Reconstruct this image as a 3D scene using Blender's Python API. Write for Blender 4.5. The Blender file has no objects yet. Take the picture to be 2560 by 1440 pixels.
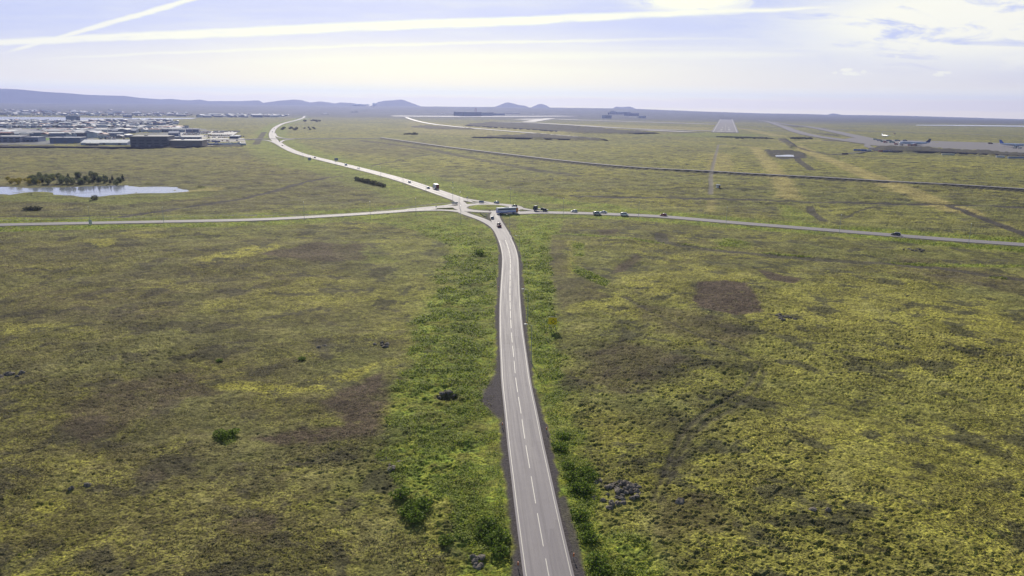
import bpy, bmesh, math, random
import numpy as np
from mathutils import Matrix, Vector
R = math.radians
random.seed(7); rng = np.random.default_rng(7)
S = bpy.context.scene
COL = S.collection

# ------------------------------------------------------------------ camera
CAM_H = 64.0; PITCH = 13.8; ROLL = 0.6; FPX = 1828.0      # FPX: focal length in pixels of a 2560 px wide frame
cam_d = bpy.data.cameras.new('camera'); cam = bpy.data.objects.new('camera', cam_d); COL.objects.link(cam)
CM = Matrix.Rotation(R(90 - PITCH), 3, 'X') @ Matrix.Rotation(R(ROLL), 3, 'Z')
cam.matrix_world = Matrix.Translation((0, 0, CAM_H)) @ CM.to_4x4()
cam_d.sensor_width = 36; cam_d.lens = 36 * FPX / 2560; cam_d.clip_start = 0.5; cam_d.clip_end = 60000
S.camera = cam

def ray(px, py):
    return CM @ Vector((px - 1280, 720 - py, -FPX))
def G(px, py, z=0.0):
    """ground position of a point surveyed from the photograph"""
    d = ray(px, py); t = (z - CAM_H) / d.z
    return (d.x * t, d.y * t)
def UV(px, py):
    d = ray(px, py); return (d.x / d.y, d.z / d.y)
def GL(pts): return [G(*p) for p in pts]

# ------------------------------------------------------------------ sun, sky, exposure
SUN_EL, SUN_AZ = 27.0, -9.0            # azimuth measured from +Y towards +X
sd = bpy.data.lights.new('sun', 'SUN'); sd.energy = 5.0; sd.angle = R(0.5); sd.color = (1.0, 0.93, 0.80)
sun = bpy.data.objects.new('sun', sd); COL.objects.link(sun)
sv = Vector((math.sin(R(SUN_AZ)) * math.cos(R(SUN_EL)), math.cos(R(SUN_AZ)) * math.cos(R(SUN_EL)), math.sin(R(SUN_EL))))
sun.rotation_euler = sv.to_track_quat('Z', 'Y').to_euler(); sun.location = (0, 0, 300)
S.view_settings.view_transform = 'Standard'; S.view_settings.look = 'None'
S.view_settings.exposure = 0.0; S.view_settings.gamma = 1.0

class NT:
    """small node-tree helper"""
    def __init__(s, tree): s.t = tree; s.n = tree.nodes; s.l = tree.links
    def node(s, typ, **kw):
        n = s.n.new(typ)
        for k, v in kw.items(): setattr(n, k, v)
        return n
    def put(s, sock, v):
        if isinstance(v, bpy.types.NodeSocket): s.l.new(v, sock)
        elif v is not None: sock.default_value = v
    def m(s, op, a, b=None, c=None, clamp=False):
        n = s.node('ShaderNodeMath', operation=op, use_clamp=clamp)
        for i, v in enumerate((a, b, c)):
            if v is not None: s.put(n.inputs[i], v)
        return n.outputs[0]
    def ss(s, x, a, b, lo=0.0, hi=1.0):
        n = s.node('ShaderNodeMapRange', interpolation_type='SMOOTHSTEP')
        s.put(n.inputs[0], x); s.put(n.inputs[1], a); s.put(n.inputs[2], b); s.put(n.inputs[3], lo); s.put(n.inputs[4], hi)
        return n.outputs[0]
    def mix(s, f, a, b, mode='MIX'):
        n = s.node('ShaderNodeMix', data_type='RGBA', blend_type=mode)
        s.put(n.inputs[0], f); s.put(n.inputs[6], a); s.put(n.inputs[7], b); return n.outputs[2]
    def comb(s, x, y, z=0.0):
        n = s.node('ShaderNodeCombineXYZ'); s.put(n.inputs[0], x); s.put(n.inputs[1], y); s.put(n.inputs[2], z); return n.outputs[0]
    def noise(s, vec, scale, detail=4, rough=0.55, dist=0.0, col=False):
        n = s.node('ShaderNodeTexNoise'); s.put(n.inputs['Vector'], vec)
        n.inputs['Scale'].default_value = scale; n.inputs['Detail'].default_value = detail
        n.inputs['Roughness'].default_value = rough; n.inputs['Distortion'].default_value = dist
        return n.outputs[1 if col else 0]
    def poly(s, x, co):          # polynomial, highest power first
        r = co[0]
        for c in co[1:]: r = s.m('MULTIPLY_ADD', x, r, c)
        return r

world = bpy.data.worlds.new('World'); S.world = world; world.use_nodes = True
w = NT(world.node_tree); w.n.clear()
out = w.node('ShaderNodeOutputWorld'); bg = w.node('ShaderNodeBackground'); bg.inputs[1].default_value = 0.10
sky = w.node('ShaderNodeTexSky', sky_type='NISHITA', sun_disc=False, sun_elevation=R(SUN_EL), sun_rotation=R(SUN_AZ),
             altitude=100, air_density=1.0, dust_density=1.2, ozone_density=1.0)
tc = w.node('ShaderNodeTexCoord'); sp = w.node('ShaderNodeSeparateXYZ'); w.l.new(tc.outputs['Generated'], sp.inputs[0])
X, Y, Z = sp.outputs
Yc = w.m('MAXIMUM', Y, 0.02)
U = w.m('DIVIDE', X, Yc); V = w.m('DIVIDE', Z, Yc)
front = w.ss(Y, 0.15, 0.4)
uv = w.comb(U, V)
# thin wind noise that frays every streak
fr = w.m('SUBTRACT', w.noise(w.comb(w.m('MULTIPLY', U, 1.0), w.m('MULTIPLY', V, 6.0)), 22, 5, 0.6), 0.5)
fr2 = w.m('SUBTRACT', w.noise(w.comb(w.m('MULTIPLY', U, 1.0), w.m('MULTIPLY', V, 3.0)), 5, 4, 0.6), 0.5)
def contrail(pts, hw, soft, lo=None, hi=None, amp=1.0, wob=0.0015):
    q = [UV(*p) for p in pts]; us = [a[0] for a in q]; vs = [a[1] for a in q]
    c = np.polyfit(us, vs, min(2, len(q) - 1)); hh = np.polyfit(us, [h / FPX for h in hw], min(2, len(q) - 1))
    cen = w.poly(U, [float(x) for x in c]); half = w.poly(U, [float(x) for x in hh])
    d = w.m('ABSOLUTE', w.m('ADD', w.m('SUBTRACT', V, cen), w.m('ADD', w.m('MULTIPLY', fr, wob * 3), w.m('MULTIPLY', fr2, 0.006))))
    d = w.m('SUBTRACT', d, half)
    s = soft / FPX
    k = w.ss(d, -s, s, 1.0, 0.0)
    if lo: k = w.m('MULTIPLY', k, w.ss(w.m('ADD', U, w.m('MULTIPLY', fr2, 0.05)), UV(*lo[0])[0], UV(*lo[1])[0]))
    if hi: k = w.m('MULTIPLY', k, w.ss(w.m('ADD', U, w.m('MULTIPLY', fr2, 0.05)), UV(*hi[0])[0], UV(*hi[1])[0], 1.0, 0.0))
    return w.m('MULTIPLY', w.m('MULTIPLY', k, amp), w.ss(w.m('ADD', fr, fr2), -0.35, 0.1, 0.72, 1.0))
con = [contrail([(0, 104), (600, 84), (1030, 61), (1500, 41), (2060, 20)], [7, 9, 11, 7, 2.5], 4, hi=((2000, 20), (2110, 20)), amp=1.0),
       contrail([(10, 133), (140, 94), (300, 50), (475, -2)], [2.5, 5, 5, 5], 3, lo=((0, 133), (60, 120)), hi=((700, 0), (800, 0)), amp=0.9),
       contrail([(100, 148), (700, 122), (1300, 104), (1700, 98), (2050, 97)], [2, 3, 3, 2.5, 2], 3.5, lo=((0, 148), (300, 140)), hi=((1300, 97), (2080, 97)), amp=0.65),
       contrail([(500, 156), (1000, 147), (1500, 138), (2050, 136)], [4, 7, 7, 7], 9, lo=((400, 150), (900, 150)), hi=((1900, 97), (2150, 97)), amp=0.55),
       contrail([(350, 165), (430, 172), (535, 194)], [3, 3, 3], 5, lo=((330, 160), (380, 160)), hi=((510, 190), (550, 190)), amp=0.5)]
con += [contrail([(650, 186), (900, 182), (1300, 176), (1700, 182)], [3, 6, 6, 2], 10, lo=((640, 150), (900, 150)), hi=((1400, 97), (1750, 97)), amp=0.35), contrail([(1500, 118), (1900, 122), (2300, 124)], [2, 4, 3], 8, lo=((1400, 150), (1700, 150)), hi=((2100, 97), (2400, 97)), amp=0.3)]
tot = con[0]
for c in con[1:]: tot = w.m('MAXIMUM', tot, c)
def blob(cx, cy, rx, ry, lo=1.0, hi=0.0, soft=0.6):      # elliptical window in the sky
    u0, v0 = UV(cx, cy)
    a = w.m('DIVIDE', w.m('SUBTRACT', U, u0), rx / FPX); b = w.m('DIVIDE', w.m('SUBTRACT', V, v0), ry / FPX)
    r = w.m('SQRT', w.m('ADD', w.m('MULTIPLY', a, a), w.m('MULTIPLY', b, b)))
    return w.ss(r, 1 - soft, 1 + soft * 0.4, lo, hi)
wis = w.noise(w.comb(w.m('ADD', w.m('MULTIPLY', U, 1.0), w.m('MULTIPLY', V, 1.3)), w.m('MULTIPLY', V, 4.2)), 9, 9, 0.62, 0.9)
big = blob(2420, 60, 480, 110); big2 = blob(1740, 0, 170, 34); cu1 = blob(2128, 180, 70, 12, soft=0.5); cu2 = blob(2228, 139, 26, 14); cu3 = blob(2360, 184, 46, 9); low1 = blob(2500, 120, 500, 60)
cl = w.m('MULTIPLY', w.ss(wis, 0.29, 0.50), big)
cl = w.m('MAXIMUM', cl, w.m('MULTIPLY', w.ss(wis, 0.40, 0.55), big2))
cl = w.m('MAXIMUM', cl, w.m('MULTIPLY', w.ss(wis, 0.42, 0.62), w.m('MULTIPLY', low1, 0.8)))
pf = w.noise(w.comb(U, w.m('MULTIPLY', V, 2.0)), 60, 6, 0.6)
for q in (cu1, cu2, cu3):
    cl = w.m('MAXIMUM', cl, w.m('MULTIPLY', w.ss(w.m('ADD', pf, w.m('MULTIPLY', q, 0.24)), 0.66, 0.80), w.m('MULTIPLY', q, 0.9)))
# low bank of cloud over the horizon, broken into streaks
el = Z
st = w.noise(w.comb(w.m('MULTIPLY', U, 2.2), w.m('MULTIPLY', V, 26)), 5, 6, 0.6, 0.4)
elj = w.m('ADD', el, w.m('MULTIPLY', w.m('SUBTRACT', st, 0.5), 0.012))
hb = w.m('MULTIPLY', w.ss(elj, 0.012, 0.019), w.ss(elj, 0.019, 0.033, 1.0, 0.0))
hz = w.m('MULTIPLY', w.ss(elj, 0.0, 0.004), w.ss(elj, 0.010, 0.016, 1.0, 0.0))
# broad thin veil towards the sun
veil = w.m('MULTIPLY', w.ss(w.noise(w.comb(w.m('MULTIPLY', U, 1.4), w.m('MULTIPLY', V, 12)), 3, 6, 0.6), 0.35, 0.75), 0.25)
su, svv = UV(1060, 200)
dsun = w.m('SUBTRACT', U, su)
sunw = w.m('POWER', 2.718, w.m('MULTIPLY', w.m('MULTIPLY', dsun, dsun), -5.0))
WHITE = w.mix(sunw, (10.4, 10.3, 9.0, 1), (12.0, 11.9, 8.3, 1))
lowb = w.ss(V, 0.005, 0.105)
basec = w.mix(lowb, (9.9, 9.4, 8.2, 1), (5.6, 6.3, 9.4, 1))
basec = w.mix(w.ss(V, -0.008, 0.045), (12.6, 11.0, 8.0, 1), basec)
glow = w.m('MULTIPLY', sunw, w.ss(V, 0.030, 0.115, 1.0, 0.10))
basec = w.mix(w.m('MULTIPLY', glow, 0.92), basec, (11.6, 11.2, 7.2, 1))
tint = w.mix(w.m('MULTIPLY', w.ss(Z, 0.18, 0.5, 1.0, 0.0), w.m('MULTIPLY', front, 0.92)), sky.outputs[0], basec)
c0 = w.mix(w.m('MULTIPLY', veil, front), tint, WHITE)
c1 = w.mix(w.m('MULTIPLY', w.m('MULTIPLY', hb, 0.9), front), c0, WHITE)
c2 = w.mix(w.m('MULTIPLY', w.m('MULTIPLY', cl, 0.95), front), c1, WHITE)
c3 = w.mix(w.m('MULTIPLY', w.m('MULTIPLY', tot, 0.85), front), c2, WHITE)
SKY_OUT = w.mix(w.m('MULTIPLY', w.m('MULTIPLY', hz, 0.45), front), c3, (9.6, 8.9, 8.4, 1))
w.l.new(SKY_OUT, bg.inputs[0]); w.l.new(bg.outputs[0], out.inputs[0])

# ------------------------------------------------------------------ object helpers
def tag(o, label=None, cat=None, group=None, kind=None):
    if label: o['label'] = label
    if cat: o['category'] = cat
    if group: o['group'] = group
    if kind: o['kind'] = kind
    return o
def empty(name, loc=(0, 0, 0), rz=0.0, label=None, cat=None, group=None):
    o = bpy.data.objects.new(name, None); COL.objects.link(o); o.location = loc; o.rotation_euler = (0, 0, rz); o.empty_display_size = 0.3
    return tag(o, label, cat, group)
def link(name, me, mats, parent=None):
    o = bpy.data.objects.new(name, me); COL.objects.link(o)
    for m in (mats if isinstance(mats, (list, tuple)) else [mats]):
        me.materials.append(m)
    if parent: o.parent = parent
    return o
KIDS = {}
def kids(o):
    return [c for c in COL.objects if c.parent == o]
def copy_tree(o, loc=None, rz=None, parent=None, scale=None):
    c = o.copy(); COL.objects.link(c)
    if parent: c.parent = parent
    if loc is not None: c.location = loc
    if rz is not None: c.rotation_euler = (0, 0, rz)
    if scale is not None: c.scale = scale
    if o not in KIDS: KIDS[o] = kids(o)
    for ch in KIDS[o]: copy_tree(ch, parent=c)
    return c
class MB:
    """collects faces for one mesh"""
    def __init__(s): s.v = []; s.f = []; s.mi = []
    def add(s, vs, fs, mi=0):
        b = len(s.v); s.v += [tuple(v) for v in vs]
        s.f += [tuple(i + b for i in f) for f in fs]; s.mi += [mi] * len(fs)
    def box(s, x0, y0, z0, x1, y1, z1, mi=0):
        vs = [(x, y, z) for z in (z0, z1) for y in (y0, y1) for x in (x0, x1)]
        s.add(vs, [(0, 2, 3, 1), (4, 5, 7, 6), (0, 1, 5, 4), (1, 3, 7, 5), (3, 2, 6, 7), (2, 0, 4, 6)], mi)
    def loft(s, rings, mi=0, caps=True):
        n = len(rings[0]); vs = [v for r in rings for v in r]; fs = []
        for i in range(len(rings) - 1):
            for j in range(n):
                a = i * n + j; b = i * n + (j + 1) % n; fs.append((a, b, b + n, a + n))
        if caps:
            fs.append(tuple(range(n))[::-1]); fs.append(tuple(range((len(rings) - 1) * n, len(rings) * n)))
        s.add(vs, fs, mi)
    def tube(s, p0, p1, r0, r1=None, n=8, mi=0):
        r1 = r0 if r1 is None else r1
        a, b = Vector(p0), Vector(p1); d = (b - a).normalized()
        up = Vector((0, 0, 1)) if abs(d.z) < 0.9 else Vector((1, 0, 0))
        e1 = d.cross(up).normalized(); e2 = d.cross(e1)
        s.loft([[tuple(c + (e1 * math.cos(k * 2 * math.pi / n) + e2 * math.sin(k * 2 * math.pi / n)) * r) for k in range(n)] for c, r in ((a, r0), (b, r1))], mi)
    def make(s, name, smooth=False):
        me = bpy.data.meshes.new(name); me.from_pydata(s.v, [], s.f); me.update()
        if any(s.mi): me.polygons.foreach_set('material_index', s.mi)
        bm = bmesh.new(); bm.from_mesh(me); bmesh.ops.recalc_face_normals(bm, faces=bm.faces); bm.to_mesh(me); bm.free()
        if smooth: me.polygons.foreach_set('use_smooth', [True] * len(me.polygons))
        return me
    def obj(s, name, mats, parent=None, smooth=False):
        return link(name, s.make(name, smooth), mats, parent)

MATS = {}
def mat(name, col, rough=0.7, var=0.15, scale=1.5, metal=0.0, spec=0.5, bump=0.0, coat=0.0):
    if name in MATS: return MATS[name]
    m = bpy.data.materials.new(name); m.use_nodes = True; t = NT(m.node_tree); b = t.n['Principled BSDF']
    tcn = t.node('ShaderNodeTexCoord'); ob = tcn.outputs['Object']
    n = t.noise(ob, scale, 5, 0.6)
    k = t.ss(n, 0.3, 0.7, 1 - var, 1 + var)
    mu = t.node('ShaderNodeMix', data_type='RGBA', blend_type='MULTIPLY'); mu.inputs[0].default_value = 1
    mu.inputs[6].default_value = (*col, 1); t.l.new(k, mu.inputs[7]); t.l.new(mu.outputs[2], b.inputs['Base Color'])
    b.inputs['Roughness'].default_value = rough; b.inputs['Metallic'].default_value = metal
    b.inputs['Specular IOR Level'].default_value = spec; b.inputs['Coat Weight'].default_value = coat
    if bump:
        bn = t.node('ShaderNodeBump'); bn.inputs['Distance'].default_value = bump; t.l.new(n, bn.inputs['Height']); t.l.new(bn.outputs[0], b.inputs['Normal'])
    MATS[name] = m; return m

# ------------------------------------------------------------------ numeric noise
def _h(ix, iy, seed):
    n = (ix.astype(np.int64) * 374761393 + iy.astype(np.int64) * 668265263 + seed * 974634777) & 0xffffffff
    n = ((n ^ (n >> 13)) * 1274126177) & 0xffffffff
    return ((n ^ (n >> 16)) & 0xffff).astype(np.float32) / 65535.0
def vn(x, y, seed=0):
    xi = np.floor(x); yi = np.floor(y); fx = (x - xi).astype(np.float32); fy = (y - yi).astype(np.float32)
    fx = fx * fx * (3 - 2 * fx); fy = fy * fy * (3 - 2 * fy)
    a = _h(xi, yi, seed); b = _h(xi + 1, yi, seed); c = _h(xi, yi + 1, seed); d = _h(xi + 1, yi + 1, seed)
    return (a + (b - a) * fx) * (1 - fy) + (c + (d - c) * fx) * fy
def fbm(x, y, s, seed=0, oc=4, g=0.5):
    r = 0; a = 1; t = 0; c, sn = math.cos(0.6), math.sin(0.6)
    for k in range(oc):
        x, y = x * c - y * sn, x * sn + y * c
        r = r + a * vn(x / s + 17.3 * k, y / s - 9.1 * k, seed + k); t += a; a *= g; s *= 0.5
    return r / t
def sst(x, a, b):
    t = np.clip((x - a) / (b - a), 0, 1); return t * t * (3 - 2 * t)

def smooth_line(pts, step=None, it=2):
    p = [Vector((a[0], a[1])) for a in pts]
    for _ in range(it):
        q = [p[0]]
        for a, b in zip(p, p[1:]): q += [a * 0.75 + b * 0.25, a * 0.25 + b * 0.75]
        q.append(p[-1]); p = q
    return [tuple(a) for a in p]

# ------------------------------------------------------------------ surveyed lines (photo pixels -> ground)
near_c = [(1470, 2000), (1425, 1700), (1393, 1540), (1372, 1440), (1364, 1396), (1343.6, 1285), (1325, 1174), (1312, 1099), (1303, 1035), (1290, 956), (1285, 900),
          (1281, 860), (1278, 825), (1276, 783), (1274.7, 740), (1275.4, 700), (1276, 665), (1275.6, 640), (1270, 617), (1260, 592), (1250, 575)]
left_c = [(-700, 575), (-300, 568), (0, 561.5), (250, 556.5), (500, 552), (640, 549), (790, 541.5), (926, 533), (1000, 527.5), (1060, 522), (1110, 518), (1150, 516)]
right_c = [(1285, 531), (1320, 530.5), (1360, 531), (1430, 532), (1507, 534), (1600, 538), (1660, 541), (1815, 554.5), (1960, 566), (2100, 577), (2239, 588), (2421, 602), (2560, 611), (2800, 629), (3200, 660)]
hw_c = [(1158, 502), (1130, 492), (1090, 478), (1050, 464.5), (1010, 451), (960, 437), (899, 421.5), (840, 407), (786, 394), (752, 385), (727, 375.5), (706, 364.5), (692, 355), (682, 346),
        (679, 337), (680, 330), (686, 320), (703, 310), (722, 304.5), (740, 301), (757.5, 295), (762, 292), (757, 288), (749, 286), (735, 285)]
bypass_c = [(1128, 490), (1160, 497), (1200, 503), (1240, 509), (1290, 518), (1330, 526), (1390, 531.5)]
over_c = [(520, 352), (600, 349), (640, 347.5), (700, 347.2), (800, 346.8), (900, 346.2), (952, 346)]
bank_c = [(952, 346), (1000, 353), (1120, 370.5), (1280, 390), (1440, 409), (1600, 424), (1760, 431), (1900, 440), (2060, 448), (2200, 457), (2400, 467), (2560, 478), (2900, 498)]
W_near, W_side, W_hw = 7.2, 9.0, 12.5
roads_w = {'near': smooth_line(GL(near_c)), 'left': smooth_line(GL(left_c)), 'right': smooth_line(GL(right_c)), 'hw': smooth_line(GL(hw_c)),
           'by': smooth_line(GL(bypass_c)), 'over': smooth_line(GL(over_c)), 'bank': smooth_line(GL(bank_c))}
RC = Vector(G(1221, 519)); R_IN, R_OUT = 14.5, 23.0

JL = [(5.2, -0.6, [(1262, 600), (1252, 580), (1240, 566), (1222, 555), (1200, 545.5), (1180, 539), (1160, 532), (1147, 525)]),
      (6.0, 0.6, [(1263, 595), (1252, 575), (1243, 560), (1237, 549), (1234, 541), (1237, 533), (1244, 527)]),
      (5.0, 0, [(1020, 523.5), (1070, 518), (1110, 515), (1140, 510)]), (5.6, 0, [(1020, 527), (1070, 525), (1120, 525), (1165, 531)]),
      (6.5, 0, [(1110, 488), (1135, 497), (1152, 506), (1158, 515)]), (5.5, 0, [(1130, 492), (1165, 500), (1195, 507), (1215, 510)]),
      (5.5, 0, [(1380, 532), (1330, 532.5), (1290, 534), (1255, 532)])]
SLIP = [[(545, 352), (640, 348.5), (666, 350), (684, 355), (700, 364)], [(687, 333), (690, 341), (705, 345), (735, 347)], [(701, 356), (708, 350), (735, 347.2)]]
TAXI = [([(1015, 293.5), (1035, 301), (1075, 310), (1130, 316), (1200, 322.5), (1345, 334), (1440, 342), (1490, 346)], 20), ([(980, 290.5), (1120, 291.5), (1300, 292), (1420, 292)], 260), ([(1296, 300), (1376, 297), (1440, 300), (1590, 304.5), (1790, 311)], 85),
        ([(1376, 296.5), (1350, 300), (1320, 305)], 70), ([(1245, 305.6), (1320, 306.5), (1440, 313.5), (1520, 319), (1602, 323), (1780, 328)], 48), ([(1600, 325), (1725, 330.5)], 75), ([(1300, 296.5), (1376, 296.2)], 90),
        ([(1893, 300.5), (1920, 303.5), (1945, 312.5), (1962, 318), (1992, 330), (2040, 341), (2100, 349), (2180, 360)], 36), ([(1935, 306), (1970, 312.3), (2010, 315), (2047, 321.5), (2080, 328), (2130, 339), (2190, 352)], 38),
        ([(2040, 319), (2160, 328), (2300, 331), (2560, 341), (2750, 349)], 20), ([(1846, 312), (1900, 315), (1960, 318)], 16), ([(1848, 320), (1900, 325), (1990, 329)], 12), ([(1812.5, 331), (1814, 313), (1816, 295.6)], 80), ([(2120, 352), (2300, 360), (2560, 371), (2800, 383)], 110)]
def seg_dist(px, py, line):
    d2 = np.full(px.shape, 1e12, np.float32)
    for (ax, ay), (bx, by) in zip(line, line[1:]):
        dx, dy = bx - ax, by - ay; L = dx * dx + dy * dy
        if L < 1e-6: continue
        t = np.clip(((px - ax) * dx + (py - ay) * dy) / L, 0, 1)
        d2 = np.minimum(d2, (px - ax - t * dx) ** 2 + (py - ay - t * dy) ** 2)
    return np.sqrt(d2)
def near_line(PX, PY, line, rad):
    """distance to a line, only evaluated inside its padded boxes"""
    D = np.full(PX.shape, 1e4, np.float32)
    for i in range(0, len(line) - 1, 4):
        sub = line[i:i + 5]
        xs = [p[0] for p in sub]; ys = [p[1] for p in sub]
        k = np.nonzero((PX > min(xs) - rad) & (PX < max(xs) + rad) & (PY > min(ys) - rad) & (PY < max(ys) + rad))[0]
        if len(k): D[k] = np.minimum(D[k], seg_dist(PX[k], PY[k], sub))
    return D
def poly_sd(PX, PY, pts, pad):
    """signed distance (positive inside) to a polygon, -1e3 far off"""
    D = np.full(PX.shape, -1e3, np.float32)
    xs = [p[0] for p in pts]; ys = [p[1] for p in pts]
    k = np.nonzero((PX > min(xs) - pad) & (PX < max(xs) + pad) & (PY > min(ys) - pad) & (PY < max(ys) + pad))[0]
    if not len(k): return D
    x, y = PX[k], PY[k]; d = seg_dist(x, y, list(pts) + [pts[0]]); ins = np.zeros(x.shape, bool)
    n = len(pts)
    for i in range(n):
        ax, ay = pts[i]; bx, by = pts[(i + 1) % n]
        if ay == by: continue
        c = ((ay > y) != (by > y)) & (x < (bx - ax) * (y - ay) / (by - ay) + ax)
        ins ^= c
    D[k] = np.where(ins, d, -d); return D

# ------------------------------------------------------------------ ground sheet
POND = [(-500, 470), (-200, 466), (0, 466.5), (90, 467), (150, 465.5), (260, 464), (300, 463), (345, 464.5), (400, 464), (430, 467), (463, 473), (455, 477), (430, 480), (385, 482), (365, 480),
        (300, 483), (262, 489), (225, 492), (190, 490.5), (165, 484), (120, 480), (70, 478), (30, 483), (0, 487), (-200, 492), (-500, 500)]
HARB = [(-500, 288), (0, 291.5), (160, 293), (260, 294.5), (400, 294.5), (494, 294.5), (480, 297), (400, 298.5), (260, 301), (205, 302), (110, 301), (0, 300), (-500, 299)]
BASIN = [(1934, 385), (1981, 386), (1986, 392.3), (1941, 392)]
FARW = [(2290, 312.3), (2400, 312.6), (2560, 314.2), (2760, 317), (2760, 319.5), (2560, 316.6), (2400, 314.6), (2290, 313.6)]
def jag(line, amp_):
    out_ = []
    for a, b_ in zip(line, line[1:] + line[:1]):
        n = max(1, int(math.dist(a, b_) / 4))
        for k in range(n):
            x = a[0] + (b_[0] - a[0]) * k / n; y = a[1] + (b_[1] - a[1]) * k / n
            q = fbm(np.array([x]), np.array([y]), 16, 151, 3)[0] - 0.5; q2 = fbm(np.array([x]), np.array([y]), 20, 161, 3)[0] - 0.5
            out_.append((x + q * amp_, y + q2 * amp_ * 1.6))
    return out_
POND_W, HARB_W, FARW_W = jag(smooth_line(GL(POND + [POND[0]]), it=1)[:-1], 16), GL(HARB), GL(FARW)

NC, NR = 1900, 0
ds = [42.0]
while ds[-1] < 12000:
    d = ds[-1]; k = 0.62 if d < 520 else 0.40 if d < 1500 else 0.33
    ds.append(d + max(min(d * d / (731 * 64.0) * k, d * 0.05), 0.06))
D1 = np.array(ds); NR = len(D1)
T1 = np.linspace(-1.02, 1.02, NC)
PY = np.repeat(D1, NC); PX = (np.tile(T1, NR) * PY)
print('ground grid', NR, NC)
def prof(pts, x): return np.interp(x, [p[0] for p in pts], [p[1] for p in pts])
def horizon_z(t, d, line):
    """height at distance d that appears on the surveyed skyline, by bearing t=x/y"""
    us, vs = [], []
    for p in line:
        u, v = UV(*p); us.append(u); vs.append(v)
    return CAM_H + np.interp(t, us, vs) * d
BASE = [(-900, 252), (0, 257), (640, 262.5), (1100, 266.5), (1450, 270), (1600, 272.5), (1760, 279), (1900, 283.5), (2010, 285.3), (2070, 287.3), (2200, 288.7), (2300, 291), (2400, 294), (2560, 299), (3200, 318)]
t_ = PX / PY
hend = horizon_z(t_, 11500.0, BASE)
ZB = (hend * sst(PY, 4500, 11500) ** 1.5).astype(np.float32)
# roads
dn = near_line(PX, PY, roads_w['near'], 45); dl = near_line(PX, PY, roads_w['left'], 60); dr = near_line(PX, PY, roads_w['right'], 60)
dh = near_line(PX, PY, roads_w['hw'], 80); db = near_line(PX, PY, roads_w['by'], 30); do = near_line(PX, PY, roads_w['over'], 40); dk = near_line(PX, PY, roads_w['bank'], 40)
dring = np.abs(np.sqrt((PX - RC.x) ** 2 + (PY - RC.y) ** 2) - (R_IN + R_OUT) / 2).astype(np.float32)
drd = np.minimum.reduce([dn - W_near / 2, dl - W_side / 2, dr - 5.2, dh - W_hw / 2, db - 3, do - 4, dring - 4.3] + [near_line(PX, PY, smooth_line(GL(j[2])), 40) - j[0] / 2 - abs(j[1]) for j in JL] + [near_line(PX, PY, smooth_line(GL(j)), 40) - 2.5 for j in SLIP] + [near_line(PX, PY, smooth_line(GL(j)), 60 + w_) - w_ / 2 for j, w_ in TAXI])
n_big = fbm(PX, PY, 90, 1, 5, 0.55); n_mid = fbm(PX, PY, 18, 11, 4, 0.55); n_huge = fbm(PX, PY, 600, 21, 4, 0.5)
n_fin = fbm(PX, PY, 3.0, 31, 4, 0.6)
far = sst(PY, 350, 900)
def pm(pts, soft=1.5, jit=3.0, close=True):
    p = GL(pts); s = poly_sd(PX, PY, p, soft * 3 + jit * 3)
    return sst(s + (n_mid - 0.5) * 2 * jit + (n_fin - 0.5) * jit, -soft, soft)
def lm(pts, wid, soft=1.0, jit=0.5, it=1):
    p = smooth_line(GL(pts), it=it); d = near_line(PX, PY, p, wid + soft * 2 + jit * 2 + 2)
    return 1 - sst(d + (n_fin - 0.5) * 2 * jit + (n_mid - 0.5) * 2 * jit, wid - soft, wid + soft)
green = np.zeros(PX.shape, np.float32); dark = green.copy(); pale = green.copy(); grav = green.copy()
def mx(a, b, k=1.0): np.maximum(a, b * k, out=a)
# verges beside every road
jw = (n_mid - 0.5) * 14 + (n_big - 0.5) * 16
mx(green, 1 - sst(dn + jw, 9, 16), 0.9)
mx(green, (1 - sst(dl + jw * 0.5, 20, 30)), 1.0)
mx(green, 1 - sst(dr + jw * 0.5, 17, 27), 1.0)
mx(green, 1 - sst(dh + jw * 1.4, 26, 48), 0.85)
mx(green, 1 - sst(do + jw, 10, 26), 0.5)
mx(green, sst(R_OUT + 14 - np.sqrt((PX - RC.x) ** 2 + (PY - RC.y) ** 2) + jw * 0.5, -2, 4), 0.8)
mx(green, pm([(1250, 560), (1252, 700), (1246, 900), (1255, 1040), (1262, 1200), (1285, 1440), (1190, 1440), (1080, 1310), (1000, 1200), (945, 1110), (985, 1010), (960, 960), (1010, 860), (1060, 770), (1100, 690), (1120, 620), (1060, 575), (960, 560), (900, 552), (1130, 535)], 3.5, 8), 0.92)
mx(green, pm([(1290, 545), (1420, 545), (1370, 600), (1375, 650), (1388, 780), (1385, 860), (1402, 960), (1415, 1060), (1480, 1180), (1488, 1250), (1440, 1330), (1410, 1300), (1370, 1120), (1335, 900), (1315, 740), (1300, 600)], 1.5, 2.5), 1.0)
for q, k in (([(340, 640), (0, 0)], 0),): pass
mx(green, lm([(1350, 583), (1460, 587), (1560, 598), (1700, 612), (1800, 622)], 2.2, 1.5, 1.5), 0.9)
mx(green, pm([(1770, 597), (1830, 597), (1880, 610), (1870, 622), (1800, 615)], 3, 3), 0.95)
mx(green, pm([(1430, 606), (1460, 612), (1462, 640), (1434, 640)], 1, 1), 0.95)
mx(green, pm([(1430, 655), (1460, 672), (1500, 690), (1528, 704), (1515, 718), (1470, 700), (1434, 676)], 1, 1.2), 0.95)
mx(green, pm([(1900, 630), (2030, 640), (2025, 648), (1905, 636)], 1.5, 2), 0.85)
mx(green, lm([(2230, 655), (2350, 660), (2480, 664), (2700, 664)], 3, 2, 2), 0.95)
mx(green, pm([(2470, 688), (2520, 690), (2520, 698), (2475, 696)], 1.5, 2), 0.8)
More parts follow.
